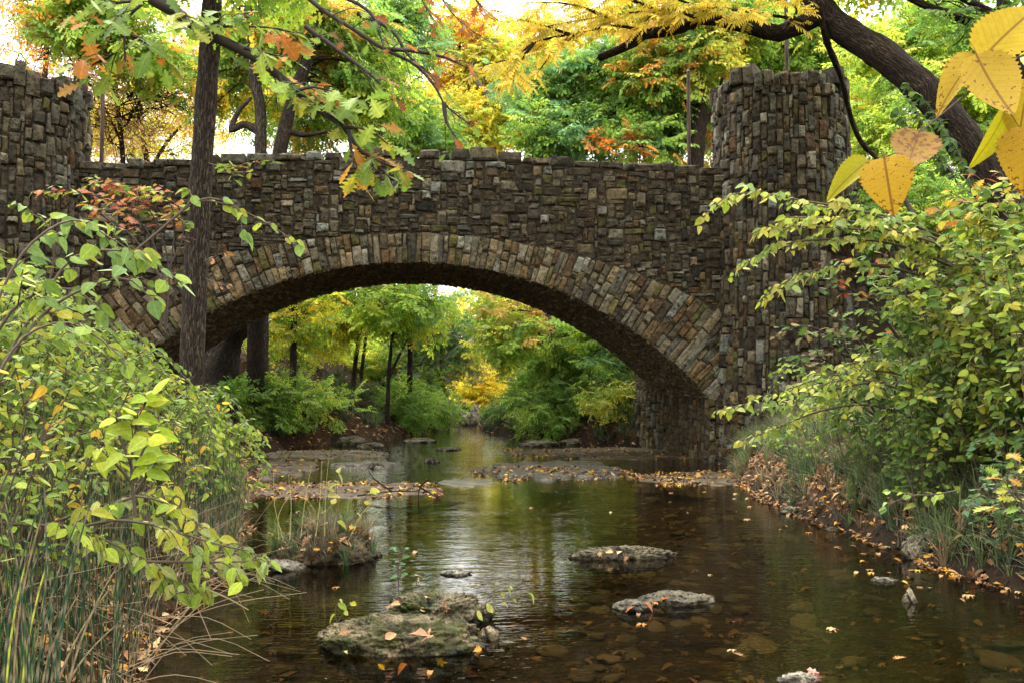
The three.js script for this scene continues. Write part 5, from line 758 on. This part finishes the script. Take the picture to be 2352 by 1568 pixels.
// ---------- right bank ----------
R = rngOf(2626);
const NEARR = 'shrubs along the right bank';
shrub('elm_shrub', 'pale yellow green shrub reaching long sprays across the right tower', 'shrub', NEARR, [
  px([[2420, 760, 9], [2250, 600, 9], [2080, 520, 9.2], [1960, 480], [1850, 462], [1760, 446], [1680, 448], [1605, 505]], 9.3), px([[2300, 640], [2100, 545], [1950, 525], [1830, 520], [1750, 525]], 9.2), px([[2250, 640], [2050, 560], [1900, 550], [1790, 565], [1700, 612]], 9.3),
  px([[2200, 660], [2020, 610], [1900, 615], [1820, 640], [1760, 680]], 9.4), px([[2200, 560], [2050, 500], [1920, 478], [1850, 470]], 9.2), px([[2350, 700], [2200, 580], [2050, 530], [1900, 500], [1800, 500]], 9)],
  { leaf: 'elm', size: 0.1, pal: [lime, yg, light, pale, light, [0.48, 0.45, 0.1], [0.3, 0.4, 0.12]], gap: 0.09, twig: 0.42, leafGap: 0.05, droop: 0.75, most: 290, r: 0.016, start: 0.2, face: 0.3 });
shrub('elm_shrub', 'pale leaved shrub fanning low sprays over the tower foot', 'shrub', NEARR, [
  px([[2250, 1000, 9], [2120, 880], [2000, 850], [1880, 870], [1780, 905], [1665, 942]], 9.5), px([[2200, 960], [2060, 880], [1930, 890], [1840, 920], [1760, 935]], 9.4), px([[2150, 980], [2000, 930], [1880, 945], [1790, 980], [1705, 1012]], 9.5), px([[2180, 900], [2040, 830], [1930, 840], [1860, 860]], 9.6), px([[2100, 900], [1960, 870], [1860, 890]], 9.3)],
  { leaf: 'elm', size: 0.09, pal: [light, lime, yg, pale, [0.3, 0.4, 0.12]], gap: 0.08, twig: 0.4, leafGap: 0.05, droop: 0.65, most: 290, r: 0.013, start: 0.25, face: 0.3 });
shrub('oak_shrub', 'green oak shrub with orange flushed tips in the middle of the right bank', 'shrub', NEARR, [
  px([[2120, 980], [2100, 830], [2060, 700], [2000, 620], [1930, 600]], 9.8), px([[2120, 980], [2120, 800], [2120, 680], [2090, 590]], 9.8), px([[2120, 950], [2160, 780], [2200, 680], [2230, 630]], 9.6), px([[2100, 830], [2020, 720], [1950, 660], [1910, 640]], 9.7), px([[2110, 850], [2050, 680], [2040, 600]], 9.9), px([[2120, 900], [2180, 760], [2170, 640]], 9.7)],
  { leaf: 'oak', size: 0.13, pal: [mid, blue, light, [0.16, 0.29, 0.09], [0.16, 0.29, 0.09], orange, amber, red], gap: 0.1, twig: 0.42, leafGap: 0.06, droop: 0.25, most: 260, r: 0.02, start: 0.35, wood: M.blackTwig });
shrub('oak_shrub', 'dark green oak shrub in front of the tower foot', 'shrub', NEARR, [px([[2040, 1010], [2010, 900], [1940, 800], [1860, 750], [1800, 760]], 10.6), px([[2040, 1010], [2020, 880], [1980, 780], [1920, 720]], 10.5), px([[2030, 980], [1960, 870], [1880, 820], [1820, 820]], 10.6), px([[2040, 1000], [2060, 860], [2050, 760]], 10.4), px([[2020, 960], [1930, 900], [1860, 870]], 10.7)],
  { leaf: 'oak', size: 0.12, pal: [green, blue, mid, green, [0.2, 0.2, 0.08], [0.28, 0.2, 0.1]], gap: 0.1, twig: 0.42, leafGap: 0.06, droop: 0.25, most: 140, r: 0.016, start: 0.3, wood: M.blackTwig });
const topR = (X) => lerp(560, 430, clamp((X - 2050) / 300, 0, 1)), dR = (X) => lerp(9.6, 8.2, clamp((X - 2000) / 380, 0, 1));
for (const [a, b, t0, t1, label, n, most, pal, size] of [
  [2060, 2200, 480, 780, 'yellow green thicket between the oak shrub and the leaning trunk', 16, 110, [lime, light, mid, yg], 0.1], [2180, 2380, 430, 720, 'tall yellow green thicket at the right edge below the trunk', 26, 200, [light, lime, light, mid, yg], 0.1], [2150, 2380, 660, 1000, 'pale broad leaved thicket at the right edge middle', 24, 200, [light, lime, pale, yg, [0.3, 0.38, 0.14]], 0.1], [2050, 2380, 900, 1150, 'low mixed leafy thicket on the right slope', 26, 160, [mid, light, lime, green, yg, lime], 0.08], [1740, 1960, 900, 1080, 'low leafy thicket spreading below the right tower', 20, 90, [mid, green, light, lime], 0.07], [1880, 2120, 960, 1120, 'low dark leafy thicket on the grassy right slope', 24, 90, [green, mid, green, light], 0.07], [1980, 2120, 620, 900, 'shaded green thicket behind the oak shrub', 16, 60, [mid, green, light, lime], 0.09]])
  shrub('bank_shrub', label, 'shrub', NEARR, massStems(n, a, b, () => t0, () => t1, a < 1900 ? (X) => lerp(13.5, 9.5, clamp((X - 1740) / 300, 0, 1)) : dR, 0.6), { leaf: 'elm', size: size * 1.1, pal, gap: 0.085, twig: 0.36, leafGap: 0.055, droop: 0.5, most, r: 0.007, start: 0.12, face: 0.4 });
shrub('oak_seedling', 'oak seedling with lobed yellow green leaves at the right edge', 'shrub', NEARR, [px([[2360, 1180], [2330, 1140], [2300, 1090]], 6), px([[2360, 1180], [2335, 1120], [2345, 1060]], 6), px([[2370, 1180], [2320, 1170], [2280, 1160]], 6)], { leaf: 'oak', size: 0.13, pal: [lime, yg, light, amber], gap: 0.09, twig: 0.16, leafGap: 0.06, droop: 0.3, most: 70, r: 0.007, start: 0.2 });
shrub('oak_seedling', 'gold and orange oak leaves at the foot of the leaning trunk', 'shrub', NEARR, [px([[2330, 560], [2250, 480], [2180, 440]], 9), px([[2340, 540], [2280, 440], [2240, 400]], 9), px([[2350, 520], [2320, 430], [2300, 395]], 9), px([[2300, 560], [2200, 500], [2140, 470]], 9)], { leaf: 'oak', size: 0.15, pal: [orange, gold, amber, yellow, rust], gap: 0.12, twig: 0.26, leafGap: 0.07, droop: 0.4, most: 130, r: 0.01, start: 0.3 });
shrub('pale_sprig', 'single sprig of round pale green leaves over the grass on the right bank', 'branch', null, [px([[2200, 1125], [2150, 1135], [2090, 1135], [2040, 1125]], 7), px([[2110, 1135], [2060, 1150], [2035, 1165]], 7)], { leaf: 'elm', size: 0.085, pal: [[0.3, 0.46, 0.16], light, lime], gap: 0.1, twig: 0.1, leafGap: 0.07, droop: 0.3, most: 40, r: 0.005, start: 0.15, face: 0.8 });
shrub('ivy_plant', 'dark green ground ivy at the lower right water edge', 'plant', null, massStems(14, 2210, 2350, () => 1210, () => 1310, () => 8, 0.3), { leaf: 'oval', size: 0.07, pal: [blue, green, [0.1, 0.2, 0.09]], gap: 0.06, twig: 0.14, leafGap: 0.035, droop: 0.2, most: 80, r: 0.004, start: 0.1 });
shrub('trunk_ivy', 'green ivy climbing the leaning trunk', 'ivy', null, [px([[2250, 440, 13.4], [2190, 330, 13.6], [2140, 250, 13.8], [2080, 190, 14]], 13.5), px([[2200, 420, 13.4], [2130, 300, 13.6], [2090, 230, 13.8]], 13.5), px([[2190, 400, 13.3], [2120, 330, 13.5], [2060, 260, 13.7]], 13.5)], { leaf: 'elm', size: 0.13, pal: [green, mid, blue, green], gap: 0.06, twig: 0.4, leafGap: 0.06, droop: 0.9, most: 150, r: 0.012, start: 0.05 });
{ const t = thing('creeper_stem', 'rope like vine hanging from the leaning trunk past the right tower', 'vine'); const mb = new MB(); tube(mb, curve(px([[1882, 10, 14.6], [1898, 90, 15], [1930, 170, 16], [1950, 250, 17], [1975, 320, 17.5], [2020, 372, 17.8], [2080, 460, 17], [2140, 570, 15]], 16), 40), (t2) => 0.055 * (1 - 0.2 * t2), 9, 0.35); mesh('stem', mb.geo(), M.darkBark, t);
  const roots = thing('exposed_roots', 'dark tangled roots at the lower right water edge', 'roots'); const rb = new MB(); for (let k = 0; k < 12; k++) { const Y = rr(1280, 1370), e = rr(2230, 2330); tube(rb, curve(px([[2390, Y - rr(10, 60), 8], [lerp(2390, e, 0.5) + rr(-15, 15), Y - rr(-10, 30), 7.9], [e, Y + rr(5, 30), 7.7]], 7.6), 8), (t2) => rr(0.008, 0.02) * (1 - 0.7 * t2) + 0.003, 5, 0.2); }; mesh('root', rb.geo(), M.bark, roots).userData.kind = 'stuff';
  const fr = thing('exposed_roots', 'fan of bare brown roots on the far left creek edge', 'roots'); const fb = new MB(); for (let k = 0; k < 46; k++) { const d = rr(29.5, 37), c = []; let z = -d; for (let j = 0; j < 5; j++) { const x = edgeL(-z) - 1.5 + j * rr(0.25, 0.42); c.push(V(x, Math.max(0.01, groundY(x, z)) + rr(0, 0.06), z)); z += rr(-0.25, 0.3); } tube(fb, curve(c, 8), (t2) => 0.032 * (1 - 0.7 * t2) + 0.006, 4, 0.15); } mesh('root', fb.geo(), M.bark, fr).userData.kind = 'stuff'; }
// poles standing on the bridge
for (const [X, Y0, Y1, d, label] of [[232, 175, 380, 22.2, 'thin rusty pole by the left tower'], [1583, 165, 380, 22.2, 'thin rusty pole left of the right tower'], [1808, -60, 170, 20.4, 'tall thin pole rising from the right tower']]) { const a = at(X, Y1, d), b = at(X, Y0, d), y0 = d > 21 ? DECK : 8, g = thing('metal_pole', label, 'pole', null, V(a.x, y0, a.z)), h = b.y - y0; mesh('shaft', new THREE.CylinderGeometry(0.045, 0.05, h, 8).translate(0, h / 2, 0), M.metal, g); mesh('cap', new THREE.ConeGeometry(0.06, 0.08, 8).translate(0, h + 0.04, 0), M.metal, g); mesh('foot_plate', new THREE.CylinderGeometry(0.11, 0.12, 0.05, 8).translate(0, 0.025, 0), M.metal, g); }

// ---------- overhanging branches at the top ----------
R = rngOf(1212);
shrub('oak_branch', 'dark oak branch with lobed green leaves slanting down from the upper left', 'branch', null, [
  px([[300, -60], [345, -5], [405, 28], [470, 75], [540, 108], [610, 150], [680, 208], [740, 258], [790, 292], [825, 345], [885, 398]], 6.2)], { leaf: 'whiteoak', size: 0.16, pal: [lime, light, mid, yg, light, amber], gap: 0.12, twig: 0.36, leafGap: 0.06, droop: 0.5, most: 140, r: 0.045, start: 0.1, wood: M.blackTwig, woodName: 'limb' });
shrub('oak_branch', 'side branches and leafy twigs of the slanting oak branch', 'branch', null, [
  px([[330, 5], [290, 44], [284, 90], [287, 143]], 6.2), px([[300, 82], [330, 95], [365, 122]], 6.2), px([[284, 90], [250, 130], [200, 150], [165, 150]], 6.3), px([[340, 0], [250, 10], [180, 40]], 6.3), px([[444, 72], [500, 62], [560, 60], [640, 66], [684, 78]], 6.2), px([[790, 268], [815, 245], [852, 228]], 6.1), px([[790, 292], [850, 300], [890, 330]], 6.1), px([[680, 208], [720, 200], [770, 215]], 6.1), px([[560, 110], [600, 120], [650, 130]], 6.1), px([[800, 300], [808, 350], [820, 385]], 6.1), px([[640, 175], [650, 190], [700, 190]], 6.1), px([[825, 345], [870, 370], [930, 395]], 6.1)], { leaf: 'whiteoak', size: 0.17, pal: [lime, light, mid, light, yg, amber, orange], gap: 0.07, twig: 0.3, leafGap: 0.055, droop: 0.55, most: 290, r: 0.012, start: 0.15, wood: M.blackTwig });
shrub('oak_branch', 'thin drooping twigs with few rusty leaves at the top middle', 'branch', null, [
  px([[690, -20], [746, 27], [800, 60], [883, 113], [951, 147], [1000, 200], [1019, 236], [1050, 265], [1088, 290]], 8.5), px([[760, -20], [850, 30], [883, 113]], 8.5), px([[883, 113], [960, 118], [1030, 135], [1080, 160]], 8.5), px([[1019, 236], [1025, 280], [1050, 320]], 8.5), px([[820, 30], [900, 70], [940, 130], [990, 170]], 8.6), px([[700, 60], [800, 133], [860, 180], [900, 230]], 8.4)], { leaf: 'oak', size: 0.13, pal: [rust, orange, mid, brown, light], gap: 0.13, twig: 0.5, leafGap: 0.3, droop: 0.5, most: 90, r: 0.022, start: 0.1, wood: M.blackTwig });
shrub('oak_branch', 'cluster of dark rusty oak leaves at the top beside the sky gap', 'branch', null, [px([[1000, -30], [1030, 20], [1070, 60], [1130, 100]], 9), px([[960, -20], [980, 20], [1000, 50]], 9), px([[1080, -20], [1110, 20], [1150, 50]], 9)], { leaf: 'oak', size: 0.13, pal: [rust, orange, amber, mid], gap: 0.09, twig: 0.3, leafGap: 0.08, droop: 0.5, most: 110, r: 0.008, start: 0.1, wood: M.blackTwig });
{ // yellow compound leaves on the limb of the leaning trunk
  const leaflet = leafGeo(smooth((t) => 0.17 * Math.sin(Math.PI * Math.pow(t, 0.8)), 4), 0.2, 0.25, 0.05), mb = new MB(); R = rngOf(55);
  tube(mb, [V(0, 0, 0), V(0, 0.5, 0.02), V(0, 1, -0.12)], (t) => 0.008 * (1 - 0.6 * t), 3, 0);
  for (let k = 0; k < 15; k++) { const t = 0.18 + 0.82 * k / 14, s = k % 2 ? 1 : -1; mb.add(leaflet, place(V(0, t, -0.1 * t * t), V(k === 14 ? 0 : s, 0.45, rr(-0.35, 0)), V(rr(-0.2, 0.2), 0, 1), 0.3 * rr(0.85, 1.1))); }
  const frond = mb.geo(); LEAF.frond = [frond];
  shrub('yellow_branch', 'limb hung with bright yellow feather shaped leaves at the top', 'branch', null, [
    px([[1850, 48, 14.8], [1740, 30], [1640, 18], [1540, 20], [1440, 30], [1340, 45], [1260, 60]], 14.6), px([[1650, 40], [1560, 0], [1450, -20]], 14.6), px([[1500, 78], [1420, 60], [1310, 79], [1225, 99], [1185, 130], [1110, 150]], 14.6), px([[1400, 40], [1310, 10], [1210, 5]], 14.6), px([[1600, 40], [1520, 20], [1480, 50]], 14.5), px([[1340, 70], [1280, 110], [1240, 160]], 14.6), px([[1310, 79], [1250, 60], [1180, 40]], 14.6), px([[1800, 70], [1830, 20], [1750, -10]], 14.6), px([[1225, 99], [1190, 150], [1180, 175]], 14.5), px([[1500, 20], [1420, -10], [1330, -20]], 14.6)],
    { leaf: 'frond', size: 0.36, pal: [[0.8, 0.6, 0.04], yellow, [0.78, 0.6, 0.06]], gap: 0.11, twig: 0.5, leafGap: 0.11, droop: 0.35, most: 290, r: 0.03, start: 0.1, wood: M.darkBark });
}
// ---------- yellow leaves close to the lens ----------
{
  R = rngOf(4);
  const spotted = (s, base, brownish, amount, tip) => tex(256, (u, v) => { const x = Math.abs(u - 0.5) * 2, vein = Math.abs(((v - x * 0.4) * 11) % 1 - 0.5), b = tn(u, v, 7, 4, 1, 1, s), f = tn(u, v, 24, 3, 1, 1, s + 5); let c = base.map((q) => q * (1 + b * 0.12 + f * 0.08)); if (x < 0.03) c = mix3(c, brownish, 0.55); else if (vein < 0.045) c = mix3(c, [base[0] * 0.8, base[1] * 0.72, base[2] * 0.6], 0.45); const k = b * 1.2 + f * 0.8 + amount + tip * (v - 0.4) + (x > 0.62 + f ? 0.1 : 0); return mix3(c, brownish, sm((k - 0.3) * 6) * 0.9); }, true);
  const E = serr(elmW, 16), shapes = [leafGeo(E, 0.26, 0.22, 0.14), leafGeo(E, 0.45, 0.4, 0.14), leafGeo(E, 0.34, -0.25, 0.14)];
  const mats = [spotted(3, [0.93, 0.81, 0.2], [0.5, 0.3, 0.12], -0.25, 0), spotted(13, [0.9, 0.77, 0.27], [0.5, 0.33, 0.22], 0.02, 0.1), spotted(23, [0.8, 0.64, 0.32], [0.57, 0.4, 0.3], 0.3, -0.2), spotted(33, [0.9, 0.73, 0.16], [0.45, 0.24, 0.06], 0.04, 0.15), spotted(43, [0.78, 0.76, 0.15], [0.5, 0.4, 0.1], -0.3, 0)].map((m) => leafMat(col(0.52, 0.5, 0.42), m, 0.45));
  const g = thing('elm_twig', 'close yellow elm twig with spotted leaves at the upper right', 'branch', null, at(2352, 110, 2)), mb = new MB(), inv = g.position;
  const sub = (pts, r) => tube(mb, curve(px(pts, 2), 16).map((p) => p.sub(inv)), (t) => r * (1 - 0.6 * t), 5, 0.1);
  sub([[2420, 60], [2340, 108], [2262, 134]], 0.0034); sub([[2400, 110], [2300, 150], [2235, 205], [2130, 290], [2060, 350], [1992, 374]], 0.003); sub([[2300, 230], [2325, 265], [2352, 300], [2400, 310]], 0.0014); sub([[2400, 170], [2352, 200], [2300, 250]], 0.0014);
  mesh('twig', mb.geo(), M.twig, g);
  // base, tip, width factor, shape, material, tilt of the face
  for (const [bx, by, tx, ty, wf, s, m, nx, ny, dz] of [[2256, 135, 2392, -12, 1.0, 0, 0, -0.2, 0.3, 0], [2248, 128, 2146, 224, 0.7, 1, 1, -0.3, 0.75, 0.02], [2243, 124, 2318, 285, 0.95, 2, 1, 0.3, 0.1, -0.02], [2312, 250, 2262, 378, 0.62, 1, 4, 0.6, 0.2, 0.03], [2368, 180, 2332, 320, 0.9, 0, 0, -0.3, 0.2, 0.01], [2362, 290, 2352, 432, 1.05, 0, 3, -0.1, 0.1, -0.02], [2114, 300, 2078, 404, 1.25, 2, 2, 0.1, 0.35, 0], [2032, 362, 2050, 478, 1.2, 0, 3, -0.05, 0.15, -0.03], [1998, 370, 1902, 430, 0.72, 1, 4, -0.1, 0.7, 0.02]]) {
    const p = at(bx, by, 2 + dz), q = at(tx, ty, 2 + dz * 2 - 0.03), dir = q.clone().sub(p), L = dir.length(), n = EYE.clone().sub(p).normalize().addScaledVector(camR, nx).addScaledVector(camU, ny), o = mesh('leaf', shapes[s], mats[m], g), mm = place(p.clone().sub(inv), dir, n, L, L * wf);
    mm.decompose(o.position, o.quaternion, o.scale);
  }
}
renderer.render(scene, camera);
